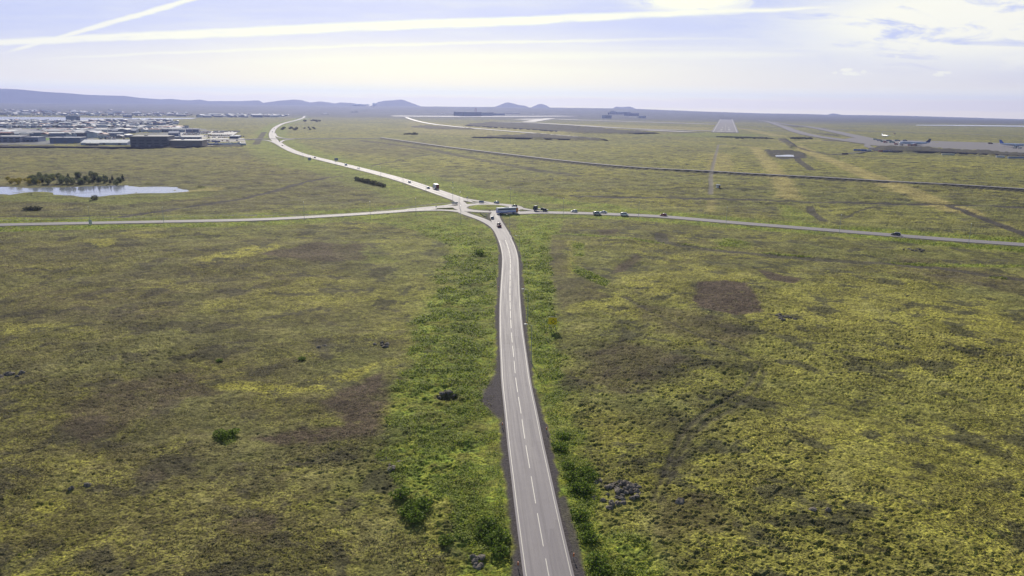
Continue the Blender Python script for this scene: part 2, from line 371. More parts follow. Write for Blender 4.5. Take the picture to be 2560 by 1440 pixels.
mx(green, pm([(1120, 455), (1220, 472), (1400, 495), (1560, 515), (1640, 533), (1560, 530), (1400, 510), (1250, 497), (1150, 480)], 5, 6), 0.9)
mx(green, pm([(610, 350), (672, 352), (700, 378), (790, 408), (960, 455), (1110, 505), (1040, 512), (960, 495), (900, 470), (780, 430), (700, 420), (640, 395)], 8, 14), 0.62)
mx(green, pm([(535, 1080), (590, 1078), (600, 1105), (560, 1120), (530, 1105)], 1, 1.5), 0.9)
mx(green, pm([(860, 605), (900, 622), (1000, 655), (900, 660), (840, 640), (830, 620)], 3, 4), 0.4)
mx(green, pm([(0, 470), (80, 476), (200, 492), (330, 484), (520, 470), (540, 490), (300, 510), (0, 500)], 6, 8), 0.5)
mx(green, pm([(1760, 330), (1900, 336), (1880, 346), (1640, 338)], 10, 12), 0.6)
mx(green, pm([(1950, 510), (2010, 525), (2060, 545), (2010, 560), (1960, 545)], 3, 3), 0.7)
green = green * np.where(PY < 450, 0.55 + 0.45 * sst(fbm(PX, PY, 14, 141, 4, 0.6), 0.30, 0.52), 1.0).astype(np.float32)
# bare brown soil
for pts, s, j, k in [
    ([(1745, 712), (1800, 705), (1870, 711), (1893, 735), (1905, 782), (1840, 790), (1740, 768), (1728, 748)], 1, 2.2, 1.0),
    ([(1888, 671), (1925, 680), (2005, 701), (1985, 712), (1930, 704), (1905, 690)], 1, 1.5, 0.95),
    ([(1535, 665), (1590, 643), (1600, 650), (1565, 680), (1528, 682)], 1.5, 2, 0.8),
    ([(660, 632), (800, 608), (905, 611), (915, 650), (780, 656), (690, 646)], 3, 5, 0.9),
    ([(800, 1000), (955, 915), (985, 930), (970, 1000), (945, 1090), (700, 1125), (600, 1105), (640, 1080), (850, 1060)], 2, 4, 0.95),
    ([(280, 960), (500, 925), (540, 985), (380, 1030), (220, 1110), (140, 1060)], 3, 6, 0.75),
    ([(560, 1290), (700, 1270), (730, 1320), (640, 1360), (570, 1330)], 1.5, 3, 0.7), ([(330, 1180), (410, 1170), (420, 1200), (350, 1210)], 1, 2, 0.6),
    ([(1440, 880), (1560, 850), (1700, 900), (1650, 960), (1560, 1000), (1450, 960)], 3, 6, 0.55),
    ([(1600, 770), (1740, 780), (1900, 840), (1850, 880), (1650, 830)], 3, 5, 0.45),
    ([(1490, 575), (1550, 572), (1540, 585), (1500, 588)], 2, 2, 0.8), ([(1620, 578), (1700, 590), (1690, 596)], 2, 2, 0.6),
    ([(-400, 590), (900, 590), (1000, 700), (930, 880), (900, 1100), (1000, 1500), (-400, 1500)], 10, 25, 0.30), ([(0, 700), (400, 720), (620, 780), (300, 850), (0, 820)], 10, 14, 0.45), ([(0, 860), (200, 890), (150, 960), (0, 980)], 4, 8, 0.4),
    ([(1380, 690), (1480, 700), (1530, 745), (1400, 770)], 2, 4, 0.5), ([(1360, 600), (1410, 600), (1415, 690), (1380, 690)], 2, 3, 0.45),
    ([(900, 350), (1100, 352), (1120, 372), (1000, 395), (800, 372)], 20, 25, 0.3), ([(1650, 1250), (1760, 1240), (1800, 1310), (1600, 1390)], 2, 4, 0.5),
    ([(2250, 640), (2600, 700), (2700, 760), (2500, 730), (2300, 690)], 4, 6, 0.45), ([(-400, 372), (620, 372), (860, 440), (1020, 500), (400, 540), (-400, 550)], 15, 30, 0.30)]:
    mx(dark, pm(pts, s, j), k)
# pale yellow moss rims and dry grass
for pts, s, j, k in [
    ([(470, 655), (560, 630), (690, 608), (700, 622), (640, 640), (530, 662)], 2, 3, 0.85), ([(200, 600), (290, 598), (300, 612), (240, 622)], 2, 3, 0.75),
    ([(560, 955), (700, 965), (880, 930), (945, 900), (950, 920), (860, 975), (700, 985)], 1.5, 3, 0.7), ([(920, 600), (1090, 590), (1085, 625), (980, 640)], 3, 5, 0.5),
    ([(900, 760), (1000, 700), (1090, 690), (1060, 790), (960, 850)], 3, 6, 0.45), ([(0, 800), (260, 800), (240, 830), (0, 850)], 3, 5, 0.35),
    ([(1420, 604), (1440, 606), (1425, 700), (1560, 760), (1600, 800), (1480, 770), (1400, 790), (1390, 780), (1500, 755), (1420, 690)], 1, 1.5, 0.65),
    ([(1540, 690), (1740, 660), (1880, 690), (1960, 760), (1900, 760), (1720, 690), (1720, 780), (1600, 740)], 4, 7, 0.55),
    ([(1900, 720), (2300, 700), (2600, 800), (2800, 1200), (2600, 1500), (1700, 1500), (1650, 1250), (1800, 1050), (1900, 930), (1880, 820)], 8, 14, 0.62),
    ([(1400, 1000), (1600, 1040), (1700, 1200), (1560, 1440), (1480, 1100)], 4, 8, 0.45), ([(1075, 1240), (1125, 1245), (1135, 1380), (1095, 1400), (1070, 1330)], 1.0, 2.5, 0.9), ([(1140, 600), (1240, 610), (1235, 640), (1150, 650)], 1.5, 3, 0.5), ([(0, 1150), (500, 1180), (900, 1200), (1000, 1440), (0, 1500)], 6, 12, 0.35),
    ([(60, 1250), (140, 1240), (180, 1270), (120, 1290)], 1.5, 2, 0.6), ([(1960, 510), (2300, 515), (2420, 560), (2200, 570), (1990, 545)], 6, 10, 0.4),
    ([(1300, 500), (1440, 470), (1640, 480), (1760, 520), (1640, 530)], 8, 12, 0.35)]:
    mx(pale, pm(pts, s, j), k)
fieldy = sst(PY, 560, 900) * (0.25 + 0.5 * sst(n_big, 0.35, 0.65))
mx(pale, fieldy)
straw = np.zeros_like(pale)
for pts, wid, k in [([(1885, 368), (1905, 390), (1940, 430), (1975, 492)], 9, 0.8), ([(1990, 365), (2060, 395), (2200, 450), (2320, 500), (2400, 530)], 12, 0.85),
                    ([(1800, 385), (1800, 430)], 14, 0.5), ([(1810, 365), (1960, 372)], 16, 0.5), ([(1960, 355), (2080, 350)], 14, 0.7), ([(1120, 310), (1160, 310)], 12, 0.5),
                    ([(1850, 320), (1950, 340)], 20, 0.6), ([(2400, 522), (2560, 585)], 2.5, 0.4)]:
    mx(straw, lm(pts, wid, 4, 5), k)
mx(straw, pm([(395, 476), (470, 474), (560, 470), (540, 477), (440, 481)], 3, 5), 0.6); mx(straw, pm([(1770, 495), (1790, 495), (1785, 530), (1765, 530)], 2, 3), 0.5)
mx(straw, pm([(1020, 300), (1300, 322), (1440, 330), (1440, 350), (1000, 330)], 30, 30), 0.35); mx(straw, pm([(1440, 310), (1780, 318), (1780, 326), (1500, 322)], 20, 20), 0.5)
mx(straw, pm([(0, 432), (90, 432), (90, 462), (0, 462)], 4, 6), 0.35)
# dark gravel, tracks, earthworks
for pts, s, j, k in [
    ([(1165, 311), (1232, 306), (1332, 309.5), (1440, 317), (1502, 321), (1552, 327), (1631, 332.3), (1552, 336), (1440, 333), (1357, 326), (1245, 319), (1170, 314)], 6, 6, 1.0),
    ([(1200, 343), (1257, 341), (1345, 335.3), (1440, 342.5), (1490, 347), (1520, 350.3), (1490, 352), (1440, 350), (1307, 346.5)], 5, 5, 1.0),
    ([(1020, 317), (1075, 315), (1180, 321.5), (1175, 324.5), (1090, 324), (1040, 319)], 5, 5, 0.9),
    ([(1909, 377), (1960, 379), (2010, 382), (2014, 396), (1985, 395), (1960, 398), (1925, 390)], 3, 3, 1.0),
    ([(1945, 350), (1965, 349), (1990, 368), (1975, 370)], 3, 3, 0.9), ([(2195, 369), (2260, 369), (2560, 385), (2800, 398), (2800, 408), (2560, 392), (2380, 383), (2210, 379), (2182, 373)], 2, 1, 1.0),
    ([(1963, 313.5), (1990, 314), (2015, 318.5), (1985, 318)], 5, 3, 0.8), ([(2025, 331), (2080, 334), (2100, 342), (2060, 338)], 5, 4, 0.7),
    ([(-300, 364), (0, 364.5), (330, 368), (600, 366), (600, 368.5), (330, 371.5), (0, 370.5), (-300, 371)], 4, 3, 1.0),
    ([(895, 452), (960, 463), (955, 470), (893, 457)], 3, 3, 0.3)]:
    mx(grav, pm(pts, s, j), k)
track = np.zeros_like(pale)
for pts, wid, k in [([(1300, 292), (1500, 296)], 0.1, 0.01), ([(1440, 490), (1580, 492), (1700, 494), (1815, 496), (1960, 501), (2200, 509), (2380, 512), (2600, 517)], 3.4, 0.85), ([(1880, 500), (2560, 511)], 0.9, 0.6),
                    ([(2365, 512), (2460, 548), (2560, 584), (2700, 640)], 2.4, 0.95), ([(2110, 545), (2140, 530), (2200, 512)], 0.8, 0.7), ([(2025, 515), (2030, 530), (2060, 553)], 1.8, 0.8),
                    ([(310, 541), (440, 520), (560, 504), (640, 487), (700, 472), (760, 456), (800, 446), (850, 440)], 2.2, 0.95), ([(0, 541), (160, 541), (300, 537), (420, 528)], 1.2, 0.8),
                    ([(1990, 392), (2000, 405), (2030, 425)], 3, 0.8), ([(930, 414), (1000, 400), (1080, 383)], 2, 0.6), ([(1440, 440), (1200, 400), (1060, 370), (900, 350)], 6, 0.6),
                    ([(1965, 350), (1995, 372), (2100, 390), (2560, 410)], 3, 0.7), ([(1760, 340), (1900, 341), (1930, 347)], 6, 0.8), ([(300, 441), (600, 441)], 3, 0.0),
                    ([(1650, 585), (1660, 610), (1800, 625), (2000, 645), (2300, 660), (2560, 700)], 2.2, 0.7), ([(640, 360), (660, 330)], 4, 0.7),
                    ([(1900, 915), (1870, 960), (1800, 1010), (1725, 1060), (1690, 1110), (1665, 1170), (1630, 1250)], 0.6, 0.6),
                    ([(1912, 935), (1885, 985), (1815, 1035), (1745, 1075), (1705, 1120), (1685, 1170), (1650, 1255)], 0.55, 0.5),
                    ([(1560, 745), (1640, 790), (1720, 830), (1830, 870), (1895, 905), (1912, 935)], 0.6, 0.6)]:
    if k: mx(track, lm(pts, wid * (1.5 if wid > 0.7 else 1), 0.7, 0.5), min(1, k * 1.15))
path = np.zeros_like(pale)
for pts, wid, k in [([(1796, 362), (1790, 385), (1781, 420), (1776, 445), (1778, 470), (1776, 484)], 1.9, 0.75), ([(1750, 359), (1796, 361), (2000, 366)], 3, 0.6),
                    ([(560, 538), (800, 535.5), (910, 530), (1000, 519), (1060, 512), (1128, 505)], 1.3, 0.8), ([(0, 549), (200, 545), (560, 538)], 1.0, 0.5),
                    ([(1015, 293.5), (1035, 301), (1075, 310), (1130, 316), (1200, 322.5), (1345, 334), (1440, 342), (1490, 346)], 0.1, 0.05),
                    ([(720, 306), (760, 306.5)], 8, 0.8), ([(560, 347), (530, 330), (500, 322), (470, 325)], 5, 0.5), ([(800, 310), (700, 306)], 5, 0.5)]:
    mx(path, lm(pts, wid, max(1.0, wid * 0.2), 0.3), k)
gd = sst(drd, 0.3, 2.6); edge_gravel = (1 - sst(drd + (n_mid - 0.5) * 2.0 + (n_fin - 0.5) * 1.2, 0.6, 1.6)) * np.where(dn < 40, 1, 0.75)
# wider gravel lay-by left of the near road
mx(edge_gravel, pm([(1250, 880), (1240, 930), (1215, 970), (1205, 1000), (1235, 1030), (1258, 1050), (1258, 880)], 0.8, 0.6), 1.0)
mx(edge_gravel, pm([(1254, 680), (1241, 695), (1246, 735), (1254, 740)], 0.5, 0.3), 1.0); mx(edge_gravel, pm([(1395, 1250), (1420, 1350), (1445, 1500), (1480, 1500), (1445, 1340), (1410, 1240)], 0.5, 0.6), 0.8)
mx(edge_gravel, pm([(1302, 690), (1311, 700), (1309, 730), (1303, 730)], 0.5, 0.3), 0.8)
mx(path, pm([(1205, 960), (1235, 955), (1232, 1000), (1215, 1005)], 1, 1.5), 0.45)
# relief: tussocks of moss over lava
amp = (1 - 0.75 * sst(PY, 500, 1600))
h1 = fbm(PX, PY, 9, 41, 3) - 0.5; h2 = fbm(PX, PY * 1.15, 1.0, 51, 4, 0.62); h3 = vn(PX / 0.42, PY / 0.42, 61)
lump = 1 - np.abs(2 * h2 - 1)
rough_zone = 0.55 + 0.9 * sst(fbm(PX, PY, 45, 71, 3), 0.3, 0.7)
tus = (0.55 * lump + 0.5 * h2) * 0.80 * rough_zone + h1 * 0.9 + (h3 - 0.5) * 0.10
leaf = h2 * 0.75 + (fbm(PX, PY, 2.6, 81, 2) - 0.5) * 1.0 + (h3 - 0.5) * 0.32 + h1 * 0.5
smoothz = np.clip(np.maximum.reduce([grav, path, track * 0.35]), 0, 1)
rel = (tus * (1 - green) + leaf * green) * (1 - 0.25 * dark) * (1 - smoothz) * amp - 0.45
rel = rel + ((n_big - 0.5) * 3.0 + (n_mid - 0.5) * 2.0 * sst(PY, 150, 500) + (fbm(PX, PY, 6.5, 131, 3) - 0.5) * 1.1 * sst(PY, 250, 600)) * sst(drd, 10, 60) * (1 - smoothz * 0.5)
rel = np.where(track > 0, rel - 0.10 * track, rel)
ramp = sst(drd, 0.4, 9.0)
Zg = rel * ramp + (-0.12 - 0.5 * sst(drd, 0.2, 5.0) * (1 - sst(drd, 5, 12))) * (1 - ramp * 0.6)
Zg = np.where(drd < 0.35, -0.14, Zg)
# roundabout island is a low mound
rr = np.sqrt((PX - RC.x) ** 2 + (PY - RC.y) ** 2)
Zg = np.where(rr < R_IN, 0.1 + 0.55 * (1 - (rr / R_IN) ** 2), Zg)
# pond bowl, bank and mounds
pd = poly_sd(PX, PY, POND_W, 30)
isle = sst(fbm(PX, PY, 11, 171, 4), 0.66, 0.72)
Zg = np.where(pd > -25, np.maximum(Zg, -0.40), Zg); Zg = np.where(pd > -12, np.minimum(Zg, -0.50 + 0.05 * np.clip(-pd, 0, 12) - 0.6 * sst(pd, 0, 2.5) * (1 - isle * (pd < 9))), Zg)
pondbox = poly_sd(PX, PY, GL([(-700, 460), (560, 455), (560, 500), (-700, 510)]), 5); Zg = np.where((pondbox > -3) & (pd < -0.5), np.maximum(Zg, -0.52), Zg)
for W_ in (HARB_W, FARW_W):
    s_ = poly_sd(PX, PY, W_, 60); Zg = np.where(s_ > -20, np.minimum(Zg, -0.3), Zg); Zg = np.where(s_ > 0, -2.0, Zg)
mound = grav * sst(PY, 1000, 1300) * (3.0 + 4 * (n_mid - 0.3)) * np.where(PX > 900, 0.15, 1)
Zg = Zg + mound * (1 - sst(PY, 3500, 4500)) * sst(drd, 3, 15)
# embankment carrying the gravel road across the plain
BANK_H = 2.0
Zg = np.maximum(Zg, np.where(dk < 14, BANK_H * (1 - sst(dk + (n_mid - 0.5) * 1.0, 3.2, 7.5)), -9))
mx(grav, 1 - sst(dk + (n_mid - 0.5) * 2, 8.0, 10.5), 1.0)
# dark sink-hole by the near verge
hx, hy = G(1117, 993); hr = np.sqrt(((PX - hx) / 1.3) ** 2 + (PY - hy - 0.4) ** 2)
Zg = Zg - 2.6 * (1 - sst(hr + (n_fin - 0.5) * 1.2, 1.0, 2.1)); dark = np.maximum(dark, 1 - sst(hr, 1.6, 2.8))
Z0 = (Zg * (1 - 0.9 * sst(PY, 5000, 8000)) + ZB).astype(np.float32)
far_rel = (fbm(PX, PY, 700, 91, 4) - 0.5) * 34 * sst(PY, 6500, 9500) * (1 - sst(PY, 11000, 11500) * 0.6)
Z0 += far_rel.astype(np.float32) * sst(-t_, -0.5, 0.1).astype(np.float32)

def grid_mesh(name, x, y, z, nr, nc):
    me = bpy.data.meshes.new(name); n = nr * nc
    me.vertices.add(n); co = np.empty((n, 3), np.float32); co[:, 0] = x; co[:, 1] = y; co[:, 2] = z
    me.vertices.foreach_set('co', co.ravel())
    i = np.arange((nr - 1) * (nc - 1)); r = i // (nc - 1); c = i % (nc - 1); a = r * nc + c
    q = np.stack([a, a + 1, a + nc + 1, a + nc], 1).astype(np.int32)
    me.loops.add(q.size); me.loops.foreach_set('vertex_index', q.ravel())
    me.polygons.add(len(q)); me.polygons.foreach_set('loop_start', np.arange(0, q.size, 4, dtype=np.int32))
    me.polygons.foreach_set('use_smooth', np.ones(len(q), bool))
    me.update(calc_edges=True); return me
gm = grid_mesh('ground', PX, PY, Z0, NR, NC)
def attr(me, name, arrs):
    a = me.attributes.new(name, 'FLOAT_COLOR', 'POINT'); d = np.zeros((len(arrs[0]), 4), np.float32)
    for i, v in enumerate(arrs): d[:, i] = np.clip(v, 0, 1)
    a.data.foreach_set('color', d.ravel())
isl = (rr < R_IN)
ex = np.clip(np.maximum(edge_gravel * (drd < 12), np.maximum(grav, path)), 0, 1); green = green * (1 - ex) * (1 - 0.9 * np.clip(track, 0, 1))
pyel = pm([(1075, 1240), (1125, 1245), (1135, 1380), (1095, 1400), (1070, 1330)], 1.0, 2.5); green = green * (1 - 0.6 * pyel)
for pts, s_, j_, k_ in [([(495, 955), (560, 952), (700, 962), (860, 925), (945, 895), (955, 915), (870, 965), (720, 985), (560, 972)], 1.2, 2.5, 0.95), ([(470, 655), (560, 630), (690, 606), (700, 622), (640, 640), (530, 662)], 2, 3, 0.95),
                     ([(200, 600), (290, 596), (300, 612), (240, 622)], 2, 3, 0.9), ([(330, 590), (420, 586), (440, 594), (350, 598)], 2, 3, 0.7), ([(60, 1245), (140, 1238), (180, 1265), (120, 1285), (70, 1275)], 1, 2, 0.8), ([(0, 800), (240, 812), (230, 826), (0, 838)], 2, 4, 0.6),
                     ([(1420, 760), (1520, 745), (1540, 735), (1590, 775), (1560, 790), (1480, 775), (1400, 790)], 1.2, 2, 0.8), ([(450, 760), (800, 700), (1060, 690), (1040, 740), (700, 800), (480, 800)], 4, 8, 0.45), ([(1180, 1020), (1010, 1180), (900, 1300), (960, 1440), (1080, 1440), (1060, 1240)], 3, 8, 0.0)]:
    q_ = pm(pts, s_, j_) * k_; mx(pale, q_); dark = dark * (1 - 0.9 * q_)
attr(gm, 'zone', [green * (1 - 0.8 * dark), dark, pale, straw]); attr(gm, 'zone2', [grav, track, np.maximum(edge_gravel * (drd < 12), 0), path])

g = bpy.data.materials.new('heath ground'); g.use_nodes = True; t = NT(g.node_tree); b = t.n['Principled BSDF']
geo = t.node('ShaderNodeNewGeometry'); P = geo.outputs['Position']
def at(nm):
    a = t.node('ShaderNodeAttribute', attribute_name=nm); s_ = t.node('ShaderNodeSeparateColor'); t.l.new(a.outputs['Color'], s_.inputs[0]); return s_.outputs[0], s_.outputs[1], s_.outputs[2], a.outputs['Alpha']
zg, zd, zp, zs = at('zone'); yg, yt, ye, yp = at('zone2')
f1 = t.noise(P, 1.7, 6, 0.68); f2 = t.noise(P, 0.16, 5, 0.6, 0.4); f3 = t.noise(P, 3.2, 4, 0.7); f4 = t.noise(P, 0.03, 5, 0.6); f5 = t.noise(P, 0.45, 4, 0.6, 0.5)
f6 = t.noise(P, 0.006, 5, 0.6, 0.5)
f7 = t.noise(P, 0.070, 6, 0.68, 0.3); f8 = t.noise(P, 0.28, 4, 0.65); f9 = t.noise(P, 0.018, 7, 0.66, 0.5)
moss = t.mix(t.ss(f1, 0.40, 0.60), (0.073, 0.067, 0.022, 1), (0.244, 0.232, 0.039, 1))
heath = t.mix(t.ss(f3, 0.38, 0.62), (0.060, 0.051, 0.022, 1), (0.161, 0.144, 0.043, 1))
base = t.mix(t.ss(f2, 0.38, 0.60), heath, moss)
base = t.mix(t.m('MULTIPLY', t.ss(f4, 0.44, 0.58), 0.6), base, t.mix(t.ss(f1, 0.38, 0.6), (0.054, 0.050, 0.025, 1), (0.112, 0.104, 0.041, 1)))
base = t.mix(t.m('MULTIPLY', t.ss(f9, 0.48, 0.60), 0.6), base, t.mix(t.ss(f7, 0.42, 0.58), (0.092, 0.097, 0.032, 1), (0.210, 0.203, 0.053, 1)))
plc = t.mix(t.ss(f1, 0.38, 0.58), (0.092, 0.081, 0.025, 1), (0.322, 0.296, 0.051, 1))
base = t.mix(t.m('MULTIPLY', zp, t.ss(f2, 0.28, 0.5, 0.35, 0.95)), base, plc)
base = t.mix(t.m('MULTIPLY', t.ss(f6, 0.44, 0.58), 0.30), base, (0.126, 0.136, 0.037, 1))
base = t.mix(t.m('MULTIPLY', t.ss(f7, 0.52, 0.59), 0.80), base, (0.049, 0.047, 0.027, 1))
base = t.mix(t.m('MULTIPLY', t.ss(f7, 0.44, 0.36), 0.45), base, (0.235, 0.218, 0.069, 1))
base = t.mix(t.m('MULTIPLY', t.ss(f8, 0.58, 0.66), 0.42), base, (0.035, 0.035, 0.021, 1))
drk = t.mix(t.ss(f3, 0.38, 0.66), (0.038, 0.028, 0.020, 1), (0.105, 0.076, 0.052, 1))
base = t.mix(t.m('MULTIPLY', zd, t.ss(f5, 0.25, 0.5, 0.6, 1.0)), base, drk)
gr1 = t.mix(t.ss(f1, 0.38, 0.62), (0.066, 0.084, 0.018, 1), (0.180, 0.236, 0.030, 1))
gr2 = t.mix(t.ss(f3, 0.38, 0.62), (0.095, 0.110, 0.020, 1), (0.265, 0.278, 0.032, 1))
grn = t.mix(t.ss(f5, 0.42, 0.58), gr1, gr2); grn = t.mix(t.ss(f2, 0.50, 0.62, 0.0, 0.58), grn, (0.105, 0.088, 0.024, 1)); grn = t.mix(t.ss(f7, 0.54, 0.64, 0.0, 0.35), grn, (0.060, 0.075, 0.022, 1))
base = t.mix(zg, base, grn)
base = t.mix(t.m('MULTIPLY', zs, t.ss(f2, 0.25, 0.5, 0.75, 1.0)), base, t.mix(t.ss(f3, 0.3, 0.7), (0.20, 0.165, 0.055, 1), (0.33, 0.27, 0.095, 1)))
base = t.mix(t.m('MULTIPLY', yt, 0.95), base, (0.048, 0.042, 0.036, 1))
gravc = t.mix(t.ss(f5, 0.3, 0.7), (0.036, 0.032, 0.036, 1), (0.085, 0.076, 0.080, 1))
base = t.mix(t.m('MULTIPLY', yg, t.ss(f7, 0.35, 0.6, 1.0, 0.55)), base, gravc)
base = t.mix(yp, base, t.mix(t.ss(f3, 0.3, 0.7), (0.17, 0.15, 0.135, 1), (0.26, 0.235, 0.20, 1)))
base = t.mix(t.m('MULTIPLY', ye, 0.95), base, t.mix(t.ss(f3, 0.3, 0.7), (0.062, 0.053, 0.058, 1), (0.115, 0.100, 0.104, 1)))
sy_ = t.node('ShaderNodeSeparateXYZ'); t.l.new(P, sy_.inputs[0])
lavaf = t.m('MULTIPLY', t.ss(t.m('ADD', sy_.outputs[1], t.m('MULTIPLY', t.m('SUBTRACT', f6, 0.5), 5000)), 3300, 5600), t.m('SUBTRACT', 1.0, yp))
base = t.mix(t.m('MULTIPLY', lavaf, 0.92), base, t.mix(t.ss(f6, 0.4, 0.6), (0.048, 0.047, 0.042, 1), (0.080, 0.078, 0.056, 1)))
sp1 = t.noise(P, 2.8, 5, 0.72); sp2 = t.noise(P, 0.55, 5, 0.7, 0.3); sp3 = t.noise(P, 0.055, 6, 0.7)
veg = t.m('SUBTRACT', 1.0, t.m('MAXIMUM', t.m('MAXIMUM', yp, yg), ye), clamp=True)
kk = t.m('MULTIPLY', t.m('MULTIPLY', t.ss(sp1, 0.38, 0.62, 0.68, 1.38), t.ss(sp2, 0.38, 0.62, 0.72, 1.35)), t.ss(sp3, 0.38, 0.62, 0.80, 1.25))
kk = t.m('ADD', t.m('MULTIPLY', t.m('SUBTRACT', t.m('MULTIPLY', kk, 1.30), 1.0), veg), 1.0)
sc_ = t.node('ShaderNodeVectorMath', operation='SCALE'); t.l.new(base, sc_.inputs[0]); t.l.new(kk, sc_.inputs['Scale']); base = sc_.outputs[0]
t.l.new(base, b.inputs['Base Color']); b.inputs['Roughness'].default_value = 0.95; b.inputs['Specular IOR Level'].default_value = 0.07
bn = t.node('ShaderNodeBump'); bn.inputs['Distance'].default_value = 0.35; bn.inputs['Strength'].default_value = 0.6
hsum = t.m('ADD', f1, t.m('MULTIPLY', f3, 0.5)); t.l.new(hsum, bn.inputs['Height']); t.l.new(bn.outputs[0], b.inputs['Normal'])
ground = link('ground', gm, g); tag(ground, kind='structure')
# coarse continuation of the same plain, outside the detailed part
sk = MB()
for (x0, y0, x1, y1) in ((-9000, -900, 9000, 60),): sk.add([(x0, y0, -1.2), (x1, y0, -1.2), (x1, y1, -1.2), (x0, y1, -1.2)], [(0, 1, 2, 3)])
sk.add([(-61, 60, -1.2), (-9000, 60, -1.2), (-9000, 5200, -1.2), (-5300, 5200, -1.2)], [(0, 1, 2, 3)]); sk.add([(61, 60, -1.2), (9000, 60, -1.2), (9000, 5200, -1.2), (5300, 5200, -1.2)], [(0, 1, 2, 3)])
tag(sk.obj('heathland', g), kind='structure')

# ------------------------------------------------------------------ distant hills
SKYL = [(-900, 205), (-400, 212), (0, 221.5), (35, 222.5), (60, 224.5), (110, 229.5), (160, 232), (210, 236.5), (280, 239), (310, 239.5), (350, 244.5), (380, 246.5), (400, 248), (430, 247), (455, 250), (480, 250.5), (500, 249), (520, 252.5), (560, 252.5), (600, 252.5), (640, 251),
        (648, 251.5), (658, 257), (680, 254), (700, 251.5), (735, 248.8), (752, 250), (775, 256), (800, 253.5), (815, 255), (838, 258.3), (852, 256), (880, 257.5), (905, 262), (922, 267), (930, 263), (945, 255), (960, 251.8), (985, 250.3), (1003, 248.6),
        (1012, 251), (1035, 259.5), (1055, 267), (1090, 268), (1115, 266.5), (1130, 268.3), (1230, 268.7), (1250, 262.5), (1262, 257), (1272, 256), (1285, 259), (1295, 262), (1312, 264), (1325, 269.5), (1335, 265), (1345, 260.8), (1354, 259.5), (1365, 263), (1378, 270.5),
        (1400, 270.5), (1420, 269.8), (1440, 270), (1480, 271.3), (1530, 271.7), (1541, 266.3), (1555, 267.6), (1575, 266.2), (1590, 272), (1620, 273.5), (1760, 281), (2050, 288), (2068, 287), (2080, 283.6), (2092, 284.5), (2112, 288.5), (2300, 295), (3200, 325)]
nc = 1500; rowsd = np.linspace(11300, 14000, 60); th = np.linspace(-1.02, 1.02, nc)
HY = np.repeat(rowsd, nc); HT = np.tile(th, 60); HX = HT * HY
ridge_d = 12800 + 500 * (fbm(HT * 4000, HT * 0, 900, 5, 3) - 0.5)
hp = horizon_z(HT, ridge_d, SKYL); foot = horizon_z(HT, 11300.0, BASE) - 8
q = np.clip(1 - np.abs(HY - ridge_d) / np.where(HY < ridge_d, 1500, 1300), 0, 1)
shape = sst(q, 0, 1) ** 0.9
rn = (fbm(HX, HY, 1100, 15, 6, 0.55) - 0.5)
HZ = foot + (hp - foot) * shape + rn * 150 * np.clip((hp - foot) / 160, 0.02, 1) * shape * (1 - sst(q, 0.86, 1.0))
HZ = np.where(HY > ridge_d, np.minimum(HZ, hp - 4 * sst(HY - ridge_d, 0, 400)), HZ)
# nothing in front of or behind the ridge may rise above its skyline
lim = CAM_H + (hp - CAM_H) * HY / ridge_d - 0.5; HZ = np.minimum(HZ, lim)
hm = grid_mesh('hills', HX, HY, HZ.astype(np.float32), 60, nc)
hills = link('hills', hm, mat('hill heath', (0.045, 0.047, 0.045), 0.95, 0.35, 0.0012, spec=0.1)); tag(hills, kind='structure')

# ------------------------------------------------------------------ water
def water_mat():
    m = bpy.data.materials.new('water'); m.use_nodes = True; t = NT(m.node_tree); b = t.n['Principled BSDF']
    b.inputs['Base Color'].default_value = (0.30, 0.32, 0.37, 1); b.inputs['Roughness'].default_value = 0.12; b.inputs['Specular IOR Level'].default_value = 1.0
    geo = t.node('ShaderNodeNewGeometry'); n = t.noise(geo.outputs['Position'], 0.9, 5, 0.6); bn = t.node('ShaderNodeBump')
    bn.inputs['Distance'].default_value = 0.03; bn.inputs['Strength'].default_value = 0.25; t.l.new(n, bn.inputs['Height']); t.l.new(bn.outputs[0], b.inputs['Normal'])
    r2 = t.noise(geo.outputs['Position'], 0.05, 4, 0.6); t.l.new(t.ss(r2, 0.3, 0.7, 0.05, 0.18), b.inputs['Roughness'])
    return m
WM = water_mat()
def sheet(name, pts, z, m, kind='structure'):
    bm = bmesh.new(); vs = [bm.verts.new((x, y, z)) for x, y in pts]; bm.faces.new(vs)
    bmesh.ops.triangulate(bm, faces=bm.faces); bmesh.ops.recalc_face_normals(bm, faces=bm.faces)
    for f in bm.faces:
        if f.normal.z < 0: f.normal_flip()
    me = bpy.data.meshes.new(name); bm.to_mesh(me); bm.free(); o = link(name, me, m); tag(o, kind=kind); return o
sheet('pond_water', GL([(-700, 460), (560, 455), (560, 500), (-700, 510)]), -0.62, WM)
sheet('harbour_water', HARB_W, -0.2, WM); sheet('far_lagoon', FARW_W, 0.3, WM)
pad = GL(BASIN); sheet('basin_water', pad, 0.42, WM)
bs = MB(); rim = pad + [pad[0]]
for (a, b_) in zip(rim, rim[1:]): bs.tube((a[0], a[1], 0.2), (b_[0], b_[1], 0.2), 0.3, n=6)
tag(bs.obj('basin_rim', mat('basin concrete', (0.35, 0.35, 0.34), 0.8)), 'low concrete rim round the pale blue rectangular basin', 'basin')

